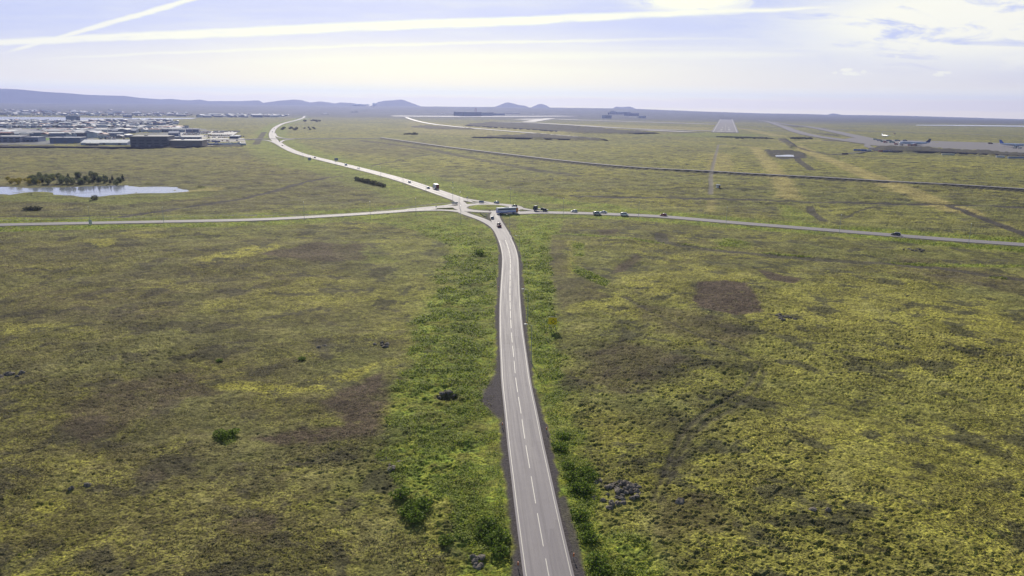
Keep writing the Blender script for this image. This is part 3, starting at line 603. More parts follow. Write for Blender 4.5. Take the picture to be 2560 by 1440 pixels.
# ------------------------------------------------------------------ roads
def asphalt(name, c0, c1, rough=0.55):
    m = bpy.data.materials.new(name); m.use_nodes = True; t = NT(m.node_tree); b = t.n['Principled BSDF']
    uvn = t.node('ShaderNodeUVMap'); s_ = t.node('ShaderNodeSeparateXYZ'); t.l.new(uvn.outputs[0], s_.inputs[0]); geo = t.node('ShaderNodeNewGeometry')
    st_ = t.noise(t.comb(t.m('MULTIPLY', s_.outputs[0], 1.6), t.m('MULTIPLY', s_.outputs[1], 0.02)), 1.6, 4, 0.6)
    gn = t.noise(geo.outputs['Position'], 0.35, 6, 0.65); fn = t.noise(geo.outputs['Position'], 14, 3, 0.6)
    k = t.m('ADD', t.m('MULTIPLY', st_, 0.55), t.m('ADD', t.m('MULTIPLY', gn, 0.25), t.m('MULTIPLY', fn, 0.2)))
    c = t.mix(t.ss(k, 0.38, 0.62), (*c0, 1), (*c1, 1))
    wp = t.m('COSINE', t.m('MULTIPLY', t.m('SUBTRACT', s_.outputs[0], 1.3), 4.05)); wv = t.noise(t.comb(t.m('MULTIPLY', s_.outputs[0], 0.5), t.m('MULTIPLY', s_.outputs[1], 0.03)), 1.0, 3, 0.6)
    c = t.mix(t.m('MULTIPLY', t.ss(wp, 0.2, 1.0), t.ss(wv, 0.3, 0.7, 0.1, 0.5)), c, (c0[0] * 0.72, c0[1] * 0.72, c0[2] * 0.74, 1))
    pt = t.node('ShaderNodeTexVoronoi', distance='CHEBYCHEV'); t.l.new(t.comb(t.m('MULTIPLY', s_.outputs[0], 0.28), t.m('MULTIPLY', s_.outputs[1], 0.035)), pt.inputs['Vector']); pt.inputs['Scale'].default_value = 1.0; ps = t.node('ShaderNodeSeparateColor'); t.l.new(pt.outputs['Color'], ps.inputs[0])
    c = t.mix(t.ss(ps.outputs[0], 0.80, 0.84, 0.0, 0.35), c, (c0[0] * 0.75, c0[1] * 0.75, c0[2] * 0.76, 1)); t.l.new(c, b.inputs['Base Color'])
    t.l.new(t.ss(st_, 0.3, 0.7, rough - 0.06, rough + 0.08), b.inputs['Roughness']); b.inputs['Specular IOR Level'].default_value = 0.30
    bn = t.node('ShaderNodeBump'); bn.inputs['Distance'].default_value = 0.01; bn.inputs['Strength'].default_value = 0.5; t.l.new(fn, bn.inputs['Height']); t.l.new(bn.outputs[0], b.inputs['Normal'])
    return m
ASP = asphalt('worn asphalt', (0.222, 0.198, 0.206), (0.270, 0.243, 0.252), 0.74); RUN = asphalt('runway asphalt', (0.17, 0.155, 0.15), (0.23, 0.21, 0.20), 0.85)
PAINT = mat('road paint', (0.38, 0.355, 0.31), 0.55, 0.12, 3.0)
def offset_pts(line, off):
    res = []
    for i, p in enumerate(line):
        a = Vector(line[max(i - 1, 0)]); b_ = Vector(line[min(i + 1, len(line) - 1)]); d = (b_ - a).normalized(); n = Vector((d.y, -d.x))
        res.append((p[0] + n.x * off, p[1] + n.y * off))
    return res
def strip(name, line, width, z, m, off=0.0, kind='structure', drop=0.0, w2=None):
    """road ribbon of real width; 'drop' gives it solid side faces"""
    n = len(line); ws = [width if w2 is None else width + (w2 - width) * i / (n - 1) for i in range(n)]
    L = [offset_pts(line, off - ws[i] / 2)[i] for i in range(n)]; Rr = [offset_pts(line, off + ws[i] / 2)[i] for i in range(n)]
    bm = bmesh.new(); uvl = bm.loops.layers.uv.new('UVMap'); s = [0]
    for a, b_ in zip(line, line[1:]): s.append(s[-1] + math.dist(a, b_))
    zz = z if callable(z) else (lambda x, y: z)
    va = [bm.verts.new((x, y, zz(x, y))) for x, y in L]; vb = [bm.verts.new((x, y, zz(x, y))) for x, y in Rr]
    if drop: vc = [bm.verts.new((x, y, zz(x, y) - drop)) for x, y in L]; vd = [bm.verts.new((x, y, zz(x, y) - drop)) for x, y in Rr]
    for i in range(n - 1):
        fs = [((va[i], vb[i], vb[i + 1], va[i + 1]), (0, ws[i], ws[i + 1], 0))]
        if drop: fs += [((vc[i], va[i], va[i + 1], vc[i + 1]), (0, 0, 0, 0)), ((vb[i], vd[i], vd[i + 1], vb[i + 1]), (0, 0, 0, 0))]
        for vs, us in fs:
            f = bm.faces.new(vs)
            for l, u_, v_ in zip(f.loops, us, (s[i], s[i], s[i + 1], s[i + 1])): l[uvl].uv = (u_, v_)
    me = bpy.data.meshes.new(name); bm.to_mesh(me); bm.free(); o = link(name, me, m); tag(o, kind=kind); return o
rw = roads_w
strip('road', rw['near'], W_near, 0.0, ASP, drop=0.2); strip('road', rw['left'], W_side, 0.004, ASP, drop=0.2); strip('road', rw['right'], 10.4, 0.008, ASP, drop=0.2)
strip('highway', rw['hw'], W_hw, 0.012, ASP, drop=0.2); strip('slip_road', rw['by'], 4.6, 0.016, ASP, drop=0.2)
strip('overpass_road', rw['over'], 7, 0.6, ASP, drop=0.9)
strip('gravel_road', rw['bank'], 6.4, BANK_H + 0.14, mat('gravel road', (0.22, 0.20, 0.20), 0.85, 0.2, 0.2), drop=0.4)
for i_, pts in enumerate(SLIP): strip('slip_road', smooth_line(GL(pts)), 5.0, 0.03 + 0.004 * i_, ASP, drop=0.2)
# roundabout ring, splitter islands and flares
def ring(name, r0, r1, z, m, n=96, kind='structure', drop=0.0, cx=RC.x, cy=RC.y):
    b_ = MB(); rs = []
    for k in range(n):
        a = 2 * math.pi * k / n; c, s = math.cos(a), math.sin(a)
        pr = [(cx + r1 * c, cy + r1 * s, z), (cx + r0 * c, cy + r0 * s, z)]
        if drop: pr = [(cx + r1 * c, cy + r1 * s, z - drop)] + pr + [(cx + r0 * c, cy + r0 * s, z - drop)]
        rs.append(pr)
    q = len(rs[0]); vs = [v for r_ in rs for v in r_]; fs = []
    for k in range(n):
        for j in range(q - 1): a = k * q + j; b2 = ((k + 1) % n) * q + j; fs.append((a, a + 1, b2 + 1, b2))
    b_.add(vs, fs); o = b_.obj(name, m); tag(o, kind=kind); return o
ring('roundabout', R_IN, R_OUT, 0.024, ASP, drop=0.25); ring('roundabout_kerb', R_IN - 0.5, R_IN + 0.05, 0.16, mat('dark kerb stone', (0.12, 0.115, 0.12), 0.8), drop=0.3)
def flare(pts, z): sheet('junction_asphalt', GL(pts), z, ASP)
for i_, (wd_, of_, pts) in enumerate(JL): strip('junction_lane', smooth_line(GL(pts)), wd_, 0.032 + 0.004 * i_, ASP, off=of_, drop=0.25)
# paint
def paint_line(line, off, width, z, dash=None, name='road_marking', start=0.0, stop=None, m=PAINT):
    pts = offset_pts(line, off); P2 = [Vector(p) for p in pts]; segs = []
    cum = [0.0]
    for a, b_ in zip(P2, P2[1:]): cum.append(cum[-1] + (b_ - a).length)
    tot_ = min(cum[-1], stop or 1e9)
    def at_(s):
        s = max(0, min(s, cum[-1] - 1e-4)); i = max(0, np.searchsorted(cum, s, 'right') - 1); i = min(i, len(P2) - 2)
        k = (s - cum[i]) / max(cum[i + 1] - cum[i], 1e-6); d = (P2[i + 1] - P2[i]).normalized(); return P2[i] + (P2[i + 1] - P2[i]) * k, Vector((d.y, -d.x))
    b_ = MB(); s = start
    while s < tot_:
        e = min(s + (dash[0] if dash else 4.0), tot_); nn = max(2, int((e - s) / 3) + 1); vs = []
        for i in range(nn):
            p, n_ = at_(s + (e - s) * i / (nn - 1)); vs += [(p.x - n_.x * width / 2, p.y - n_.y * width / 2, z), (p.x + n_.x * width / 2, p.y + n_.y * width / 2, z)]
        b_.add(vs, [(2 * i, 2 * i + 1, 2 * i + 3, 2 * i + 2) for i in range(nn - 1)]); s += sum(dash) if dash else 4.0
    o = b_.obj(name, m); tag(o, kind='structure'); return o
nr_ = rw['near']
paint_line(nr_, -W_near / 2 + 0.42, 0.11, 0.006); paint_line(nr_, W_near / 2 - 0.42, 0.11, 0.006)
# centre dashes 9 m + 3 m; phase set so one dash ends at the surveyed spot
Lnear = sum(math.dist(a, b_) for a, b_ in zip(nr_, nr_[1:]))
def s_at(line, pt):
    best = (1e9, 0); s = 0
    for a, b_ in zip(line, line[1:]):
        L_ = math.dist(a, b_)
        for k in range(11):
            x = a[0] + (b_[0] - a[0]) * k / 10; y = a[1] + (b_[1] - a[1]) * k / 10; d_ = math.hypot(x - pt[0], y - pt[1])
            if d_ < best[0]: best = (d_, s + L_ * k / 10)
        s += L_
    return best[1]
s_dash = s_at(nr_, G(1343.6, 1285)); s_end = s_at(nr_, G(1358, 1367)); per = 12.35
paint_line(nr_, 0, 0.14, 0.006, dash=(9.3, 3.05), start=(s_end % per), stop=s_at(nr_, G(1278, 825)))
paint_line(nr_, 0, 0.18, 0.006, dash=(9.3, 1.2), start=s_at(nr_, G(1278, 825)) + 2)
for k_ in ('left', 'right'): paint_line(rw[k_], 0, 0.15, 0.014, dash=(5, 5)); paint_line(rw[k_], W_side / 2 - 0.5, 0.12, 0.014); paint_line(rw[k_], -W_side / 2 + 0.5, 0.12, 0.014)
paint_line(rw['hw'], 0, 0.2, 0.02, stop=900); paint_line(rw['hw'], W_hw / 2 - 1.6, 0.2, 0.02, stop=1500); paint_line(rw['hw'], -W_hw / 2 + 1.6, 0.2, 0.02, stop=1500)
# grass splitter islands
def island(pts, name='splitter_island', m=None):
    p = GL(pts); b_ = MB(); n = len(p); cx = sum(a[0] for a in p) / n; cy = sum(a[1] for a in p) / n
    vs = [(x, y, -0.1) for x, y in p] + [(x, y, 0.17) for x, y in p] + [(cx + (x - cx) * 0.75, cy + (y - cy) * 0.75, 0.24) for x, y in p]
    fs = [(i, (i + 1) % n, n + (i + 1) % n, n + i) for i in range(n)] + [(n + i, n + (i + 1) % n, 2 * n + (i + 1) % n, 2 * n + i) for i in range(n)] + [tuple(range(2 * n, 3 * n))]
    b_.add(vs, fs); o = b_.obj(name, m or mat('island grass', (0.10, 0.11, 0.03), 0.95, 0.4, 0.8, spec=0.1)); tag(o, kind='structure')
island([(1199, 532), (1217, 534), (1218, 543), (1208, 540)]); island([(1092, 520.8), (1132, 519.2), (1134, 521), (1092, 522.5)])
island([(1178, 501.8), (1200, 506.5), (1185, 506)]); island([(1300, 523.5), (1322, 527.5), (1300, 528.5)])
# airport surfaces
def px_strip(name, pts, width, z, m=RUN, w2=None): return strip(name, smooth_line(GL(pts)), width, z, m, w2=w2)
rwA, rwB = Vector(G(1812.5, 331)), Vector(G(1816, 295.6))
RW_W = (Vector(G(1846, 331.6)) - Vector(G(1778.5, 330.8))).length
strip('runway', [tuple(rwA), tuple(rwA.lerp(rwB, 0.5)), tuple(rwB)], RW_W, 0.5, RUN, drop=0.6, w2=(Vector(G(1831, 295.8)) - Vector(G(1801.5, 295.4))).length)
wB = (Vector(G(1831, 295.8)) - Vector(G(1801.5, 295.4))).length
rdv = (rwB - rwA).normalized(); RL = (rwB - rwA).length
def rw_quad(b_, s0, s1, o0, o1):
    vs = []
    for s_, o_ in ((s0, o0), (s0, o1), (s1, o1), (s1, o0)):
        k = (RW_W + (wB - RW_W) * s_ / RL) / RW_W; p = rwA + rdv * s_; vs.append((p.x + rdv.y * o_ * k, p.y - rdv.x * o_ * k, 0.56))
    b_.add(vs, [(0, 1, 2, 3)])
b_ = MB(); hwid = RW_W / 2
for s_ in (-1, 1):
    rw_quad(b_, 0, RL - 5, s_ * (hwid - 6.5), s_ * (hwid - 4.6))
    for k in range(8): rw_quad(b_, 12, 70, s_ * (2.5 + k * 2.7), s_ * (4.0 + k * 2.7))
    rw_quad(b_, 330, 400, s_ * 9, s_ * 16); rw_quad(b_, 150, 185, s_ * 9, s_ * 16); rw_quad(b_, 620, 660, s_ * 9, s_ * 14)
for k in range(12): rw_quad(b_, 120 + k * 120, 170 + k * 120, -0.6, 0.6)
o = b_.obj('runway_marking', PAINT); tag(o, kind='structure')
px_strip('taxiway', [(1893, 300.5), (1920, 303.5), (1945, 312.5), (1962, 318), (1992, 330), (2040, 341), (2100, 349), (2180, 360)], 26, 0.55, w2=42)
px_strip('taxiway', [(1935, 306), (1970, 312.3), (2010, 315), (2047, 321.5), (2080, 328), (2130, 339), (2190, 352)], 24, 0.60, w2=46)
CONC = asphalt('taxiway concrete', (0.30, 0.27, 0.24), (0.38, 0.35, 0.31), 0.7)
def zb(x, y):
    h_ = CAM_H + 0.0; k_ = min(max((y - 4500) / 7000, 0), 1); k_ = (k_ * k_ * (3 - 2 * k_)) ** 1.5
    us_ = [UV(*p) for p in BASE]; return float((CAM_H + np.interp(x / y, [a[0] for a in us_], [a[1] for a in us_]) * 11500.0) * k_)
def dense(line, n=6): return [(a[0] + (b_[0] - a[0]) * k / n, a[1] + (b_[1] - a[1]) * k / n) for a, b_ in zip(line, line[1:]) for k in range(n)] + [line[-1]]
for i_, (pts, wd_) in enumerate(TAXI[:7]): strip('taxiway', dense(smooth_line(GL(pts))), wd_, (lambda x, y, i_=i_: 0.7 + 0.06 * i_ + zb(x, y)), CONC)
px_strip('taxiway', [(2040, 319), (2160, 328), (2300, 331), (2560, 341), (2750, 349)], 18, 0.5)
px_strip('taxiway', [(1846, 312), (1900, 315), (1960, 318)], 14, 0.5); px_strip('taxiway', [(1848, 320), (1900, 325), (1990, 329)], 10, 0.5)
px_strip('service_road', [(2185, 372), (2165, 366), (2172, 360), (2190, 358)], 12, 0.66); px_strip('service_road', [(2080, 386), (2130, 384), (2185, 376), (2260, 382), (2560, 395)], 6, 0.3, mat('dark service road', (0.07, 0.066, 0.07), 0.8))
sheet('apron', GL([(2130, 345), (2180, 348.5), (2330, 353), (2450, 356.5), (2560, 359.5), (2800, 368), (2800, 398), (2560, 384), (2380, 374.5), (2230, 367.5), (2180, 364), (2140, 356), (2105, 349)]), 0.64, RUN)

def berm(name, pts, wd_, h_, m):
    line = smooth_line(GL(pts)); rings = []
    for i_, (a, b_) in enumerate(zip(offset_pts(line, -wd_ / 2), offset_pts(line, wd_ / 2))):
        c_ = line[i_]; hh = h_ * (0.75 + 0.5 * fbm(np.array([c_[0]]), np.array([c_[1]]), 40, 3, 3)[0]) * (0.05 if i_ in (0, len(line) - 1) else 1)
        def L_(k): return (a[0] + (b_[0] - a[0]) * k, a[1] + (b_[1] - a[1]) * k)
        rings.append([(*L_(0), -0.8), (*L_(0.3), hh * 0.85), (*L_(0.5), hh), (*L_(0.72), hh * 0.8), (*L_(1), -0.8)])
    q_ = MB(); q_.loft(rings); o_ = q_.obj(name, m, smooth=True); tag(o_, kind='structure')
LAVA = mat('dark lava rubble', (0.050, 0.044, 0.044), 0.95, 0.35, 0.3, bump=0.3, spec=0.1)
berm('earth_bank', [(-400, 371), (-100, 370), (0, 370), (100, 370.2), (200, 371), (330, 371.2), (430, 370), (520, 369), (610, 367)], 13, 2.6, LAVA)
berm('earth_bank', [(2180, 371.5), (2200, 378), (2240, 379.5), (2380, 383), (2560, 391), (2800, 404)], 16, 2.4, LAVA)
berm('earth_bank', [(1790, 342), (1830, 343), (1900, 345), (1932, 347)], 14, 1.8, mat('grassy dark bank', (0.045, 0.055, 0.022), 0.95, 0.4, 0.2, bump=0.3, spec=0.1))
berm('earth_bank', [(1180, 344), (1257, 345.5), (1340, 347), (1440, 350), (1520, 351)], 22, 2.4, LAVA); berm('earth_bank', [(1165, 314), (1245, 319), (1357, 326), (1440, 332), (1552, 335.5), (1640, 333)], 26, 3.0, LAVA)
berm('earth_bank', [(1090, 323.5), (1140, 324), (1182, 323)], 20, 2.2, LAVA)

# ------------------------------------------------------------------ vehicles
GLASS = mat('dark window glass', (0.03, 0.035, 0.045), 0.08, 0.05, 1, spec=0.8); TYRE = mat('tyre rubber', (0.025, 0.025, 0.027), 0.85, 0.1, 5); RIM = mat('wheel alloy', (0.45, 0.45, 0.47), 0.35, 0.1, 4, metal=0.8)
RED = mat('tail lamp red', (0.45, 0.02, 0.02), 0.3, 0.05); LAMP = mat('head lamp glass', (0.7, 0.72, 0.75), 0.15, 0.05); BLK = mat('black plastic', (0.03, 0.03, 0.033), 0.6, 0.1)
PAINTS = {k: mat(k + ' car paint', c, 0.3, 0.06, 0.6, coat=0.6) for k, c in dict(white=(0.72, 0.73, 0.75), silver=(0.42, 0.43, 0.46), grey=(0.16, 0.165, 0.18), black=(0.025, 0.026, 0.03), red=(0.36, 0.03, 0.02),
          blue=(0.04, 0.08, 0.22), maroon=(0.17, 0.025, 0.03)).items()}
def ringx(x, hw, z0, z1, bev=0.12):
    return [(x, -hw + bev, z0), (x, hw - bev, z0), (x, hw, z0 + bev), (x, hw, z1 - bev), (x, hw - bev, z1), (x, -hw + bev, z1), (x, -hw, z1 - bev), (x, -hw, z0 + bev)]
def wheel(parent, x, y, r=0.33, wdt=0.22):
    b_ = MB(); b_.tube((0, -wdt / 2, 0), (0, wdt / 2, 0), r, n=16); o = b_.obj('wheel', TYRE, parent); o.location = (x, y, r)
    c_ = MB(); c_.tube((0, -wdt / 2 - 0.01, 0), (0, wdt / 2 + 0.01, 0), r * 0.6, n=12); c_.obj('rim', RIM, o)
def make_car(name, paint, L=4.4, Wd=1.82, H=1.48, style='hatch'):
    """front points to +X"""
    t_ = empty(name); b_ = MB(); h = L / 2; w2_ = Wd / 2; belt = H * 0.62
    b_.loft([ringx(-h, w2_ * 0.82, 0.38, belt * 0.86), ringx(-h + 0.15, w2_ * 0.95, 0.26, belt * 0.97), ringx(-h + 0.7, w2_, 0.22, belt), ringx(h * 0.30, w2_, 0.22, belt), ringx(h - 0.7, w2_ * 0.97, 0.22, belt * 0.86),
             ringx(h - 0.14, w2_ * 0.88, 0.25, belt * 0.72), ringx(h, w2_ * 0.74, 0.34, belt * 0.58)])
    rr0, rr1 = {'hatch': (-h + 0.12, -h + 0.55), 'sedan': (-h + 0.65, -h + 1.15), 'van': (-h + 0.1, -h + 0.25), 'pickup': (-0.25, -0.15)}[style]
    f0, f1 = {'hatch': (h * 0.52, h * 0.12), 'sedan': (h * 0.50, h * 0.08), 'van': (h * 0.66, h * 0.42), 'pickup': (h * 0.52, h * 0.26)}[style]
    def q(x, hw, z): return [(x, -hw, z), (x, hw, z)]
    # roof skin
    b_.loft([ringx(rr1 - 0.08, w2_ * 0.76, H - 0.10, H - 0.03, 0.03), ringx((rr1 + f1) / 2, w2_ * 0.79, H - 0.10, H, 0.03), ringx(f1 + 0.08, w2_ * 0.76, H - 0.10, H - 0.03, 0.03)])
    for sy in (-1, 1):      # pillars
        for (xa, xb) in ((rr0, rr1), (f0, f1), ((rr0 + f0) / 2, (rr1 + f1) / 2)): b_.tube((xa, sy * w2_ * 0.92, belt - 0.05), (xb, sy * w2_ * 0.765, H - 0.06), 0.05, n=5)
    if style == 'pickup':
        b_.box(-h + 0.12, -w2_ + 0.02, belt - 0.05, -0.35, -w2_ + 0.12, belt + 0.12); b_.box(-h + 0.12, w2_ - 0.12, belt - 0.05, -0.35, w2_ - 0.02, belt + 0.12); b_.box(-h + 0.05, -w2_ + 0.1, belt - 0.1, -h + 0.13, w2_ - 0.1, belt + 0.11)
    b_.obj('body', paint, t_, True)
    g_ = MB(); g_.add([(rr0, -w2_ * 0.90, belt - 0.02), (rr0, w2_ * 0.90, belt - 0.02), (f0, w2_ * 0.90, belt - 0.02), (f0, -w2_ * 0.90, belt - 0.02), (rr1, -w2_ * 0.74, H - 0.08), (rr1, w2_ * 0.74, H - 0.08), (f1, w2_ * 0.74, H - 0.08), (f1, -w2_ * 0.74, H - 0.08)],
                      [(0, 1, 2, 3), (4, 7, 6, 5), (0, 4, 5, 1), (1, 5, 6, 2), (2, 6, 7, 3), (3, 7, 4, 0)]); g_.obj('windows', GLASS, t_)
    for sx in (-0.62, 0.63):
        for sy in (-1, 1): wheel(t_, sx * h, sy * (w2_ - 0.11))
    for sy in (-1, 1):
        a_ = MB(); a_.box(-h - 0.02, sy * w2_ * 0.62 - 0.14, belt * 0.66, -h + 0.12, sy * w2_ * 0.62 + 0.14, belt * 0.82); a_.obj('tail_light', RED, t_)
        a_ = MB(); a_.box(h - 0.22, sy * w2_ * 0.62 - 0.15, belt * 0.48, h - 0.02, sy * w2_ * 0.62 + 0.15, belt * 0.60); a_.obj('headlight', LAMP, t_)
    a_ = MB(); a_.box(-h - 0.03, -w2_ * 0.6, 0.28, -h + 0.1, w2_ * 0.6, 0.42); a_.obj('bumper', BLK, t_); a_ = MB(); a_.box(h - 0.12, -w2_ * 0.6, 0.26, h + 0.02, w2_ * 0.6, 0.4); a_.obj('bumper', BLK, t_)
    return t_
PROTO = {}
def car(px, py, tx, ty, paint, label, cat='car', style='hatch', z=0.02, name='car', group='cars driving on the roads', scale=1.0):
    """stands at surveyed spot, front towards the second point"""
    a = Vector(G(px, py)); d = Vector(G(tx, ty)) - a; rz = math.atan2(d.y, d.x); key = (paint, style)
    dims = {'hatch': (4.4, 1.82, 1.5), 'sedan': (4.7, 1.84, 1.45), 'van': (5.0, 1.95, 1.95), 'pickup': (5.4, 1.95, 1.85)}[style]
    if key not in PROTO: o = PROTO[key] = make_car(name, PAINTS[paint], *dims, style=style)
    else: o = copy_tree(PROTO[key])
    o.name = name; o.location = (a.x, a.y, z); o.rotation_euler = (0, 0, rz); o.scale = (scale,) * 3; return tag(o, label, cat, group)
car(1231, 547, 1236, 535, 'silver', 'silver hatchback waiting to enter the roundabout behind the coach')
car(1247.5, 567, 1240, 555, 'maroon', 'dark red pickup truck following the silver car to the roundabout', 'pickup truck', 'pickup', name='pickup_truck', scale=1.15)
car(1241, 508, 1200, 502, 'white', 'dark windowed white car on the slip lane left of the coach roof')
car(1286, 517, 1240, 509, 'grey', 'grey car half hidden directly behind the coach')
car(1435, 530, 1380, 529, 'white', 'white hatchback on the right road next after the flatbed lorry')
car(1493, 536.5, 1560, 539, 'silver', 'silver van overlapping a white car on the right road', 'van', 'van', name='van')
car(1508, 532.5, 1430, 530.5, 'white', 'white estate car partly behind the silver van', style='sedan')
car(1561, 539, 1640, 543, 'white', 'white car driving right, between the silver van and the red car', style='van')
car(1658, 539.5, 1600, 536, 'red', 'bright red car on the right road')
car(2239, 588, 2150, 580, 'black', 'black estate car alone far along the right road', style='hatch', scale=1.08)
car(1071, 471.5, 1090, 477, 'silver', 'silver car passing the box lorry on the highway')
car(1024, 457, 1050, 466, 'white', 'white car on the highway next beyond the box lorry')
car(897, 422.5, 930, 431, 'white', 'low white sedan, nearer of the two close white cars on the highway', style='sedan')
car(865, 413.5, 890, 420, 'white', 'tall white van, farther of the two close white vehicles on the highway', 'van', 'van', name='van')
car(787, 395, 760, 386, 'black', 'small black car beside the grey sign board on the highway')
car(706, 364.5, 727, 375, 'black', 'black car on the highway just below the overpass ramp')
car(699, 354.5, 706, 363, 'grey', 'rear of two dark cars close together under the overpass', group='dark cars under the overpass')
car(697, 351.5, 706, 363, 'black', 'front of two dark cars close together under the overpass', group='dark cars under the overpass')
car(681.5, 330.5, 680, 345, 'grey', 'grey car on the inside of the far highway bend', scale=1.2)
car(686, 322.5, 681, 335, 'grey', 'grey car higher up on the far highway bend', scale=1.2)
car(741, 299, 725, 303, 'white', 'white speck of a car where the highway nears the far buildings', scale=1.4)
car(706, 308, 740, 300, 'silver', 'silver car at the far side road junction', scale=1.3)

def placed(name, px, py, tx, ty, label, cat, z=0.04, group=None):
    a = Vector(G(px, py)); d = Vector(G(tx, ty)) - a
    return empty(name, (a.x, a.y, z), math.atan2(d.y, d.x), label, cat, group)
# coach
bus = placed('coach', 1267.5, 533.6, 1320, 531.2, 'long white and blue tour coach with orange nose leaving the roundabout', 'coach')
def coach_mat():
    m = bpy.data.materials.new('coach livery'); m.use_nodes = True; t = NT(m.node_tree); b = t.n['Principled BSDF']
    o_ = t.node('ShaderNodeTexCoord').outputs['Object']; s_ = t.node('ShaderNodeSeparateXYZ'); t.l.new(o_, s_.inputs[0])
    x, y, z = s_.outputs
    wv = t.m('MULTIPLY', t.m('SINE', t.m('MULTIPLY', x, 0.75)), 0.28)
    band = t.m('SUBTRACT', z, t.m('ADD', wv, 1.25)); k = t.m('MULTIPLY', t.ss(band, -0.32, -0.26), t.ss(band, 0.05, 0.11, 1, 0))
    band2 = t.m('SUBTRACT', z, t.m('ADD', wv, 1.72)); k2 = t.m('MULTIPLY', t.ss(band2, -0.1, -0.06), t.ss(band2, 0.04, 0.09, 1, 0))
    c = t.mix(k, (0.86, 0.80, 0.98, 1), (0.20, 0.24, 0.80, 1)); c = t.mix(k2, c, (0.40, 0.55, 0.90, 1)); c = t.mix(t.ss(z, 0.75, 0.82, 1, 0), c, (0.10, 0.11, 0.17, 1))
    c = t.mix(t.ss(z, 3.3, 3.4), c, (0.75, 0.75, 0.74, 1)); nose = t.mix(t.ss(z, 1.0, 1.1), (0.12, 0.07, 0.04, 1), (0.70, 0.24, 0.03, 1)); c = t.mix(t.ss(x, 5.5, 5.7), c, nose); c = t.mix(t.m('MULTIPLY', t.ss(z, 3.3, 3.4), 1.0), c, (0.78, 0.78, 0.76, 1))
    t.l.new(c, b.inputs['Base Color']); b.inputs['Roughness'].default_value = 0.3; return m
b_ = MB(); b_.loft([ringx(-6.9, 1.18, 0.5, 3.55, 0.15), ringx(-6.75, 1.27, 0.35, 3.75, 0.18), ringx(6.2, 1.27, 0.35, 3.75, 0.18), ringx(6.75, 1.25, 0.35, 3.6, 0.2), ringx(7.0, 1.12, 0.45, 3.2, 0.2)]); b_.obj('body', coach_mat(), bus)
for sy in (-1, 1): b_ = MB(); b_.box(-6.4, sy * 1.275 - 0.02, 2.4, 5.5, sy * 1.275 + 0.02, 3.1); b_.obj('side_window', mat('coach window', (0.06, 0.07, 0.11), 0.5, 0.05, spec=0.2), bus)
b_ = MB(); b_.add([(7.03, -1.05, 1.5), (7.03, 1.05, 1.5), (6.83, 1.1, 3.2), (6.83, -1.1, 3.2)], [(0, 1, 2, 3)]); b_.add([(7.0, -1.05, 1.45), (7.0, 1.05, 1.45), (6.8, 1.1, 3.25), (6.8, -1.1, 3.25)], [(3, 2, 1, 0)]); b_.obj('windscreen', GLASS, bus)
b_ = MB(); b_.loft([ringx(-1.6, 0.7, 3.74, 3.95, 0.08), ringx(0.9, 0.7, 3.74, 3.95, 0.08)]); b_.obj('roof_unit', mat('roof unit grey', (0.40, 0.44, 0.46), 0.6), bus)
for x in (-4.4, -3.1, 4.3):
    for sy in (-1, 1): wheel(bus, x, sy * 1.14, 0.5, 0.3)
for sy in (-1, 1): b_ = MB(); b_.box(7.0, sy * 0.85 - 0.18, 0.75, 7.05, sy * 0.85 + 0.18, 1.0); b_.obj('headlight', LAMP, bus)
for sy in (-1, 1): b_ = MB(); b_.box(6.95, sy * 1.45 - 0.1, 2.4, 7.1, sy * 1.45 + 0.1, 2.9); b_.tube((6.9, sy * 1.2, 3.0), (7.05, sy * 1.45, 2.9), 0.03, n=5); b_.obj('mirror', BLK, bus)
# box lorry driving away on the highway
lor = placed('box_lorry', 1089.5, 472.5, 1050, 459.5, 'white box lorry with dark red rear doors on the highway', 'lorry')
b_ = MB(); b_.loft([ringx(-4.9, 1.27, 1.05, 4.1, 0.06), ringx(2.6, 1.27, 1.05, 4.1, 0.06)]); b_.obj('cargo_box', mat('lorry box white', (0.70, 0.70, 0.72), 0.4, 0.06), lor)
b_ = MB(); b_.box(-4.96, -1.2, 1.1, -4.9, -0.02, 4.0); b_.box(-4.96, 0.02, 1.1, -4.9, 1.2, 4.0); b_.obj('rear_doors', mat('dark red lorry doors', (0.22, 0.035, 0.03), 0.5), lor)
b_ = MB(); b_.box(-4.8, -1.0, 0.6, 4.6, 1.0, 1.0); b_.box(-4.9, -1.2, 0.5, -4.75, 1.2, 0.75); b_.obj('chassis', BLK, lor)
b_ = MB(); b_.loft([ringx(2.85, 1.2, 0.6, 3.0, 0.1), ringx(4.5, 1.2, 0.5, 2.9, 0.15), ringx(4.9, 1.1, 0.5, 1.9, 0.15)]); b_.obj('cab', mat('cab dark blue', (0.06, 0.08, 0.15), 0.4), lor)
for x in (-3.4, -2.2, 3.8):
    for sy in (-1, 1): wheel(lor, x, sy * 1.1, 0.5, 0.3)
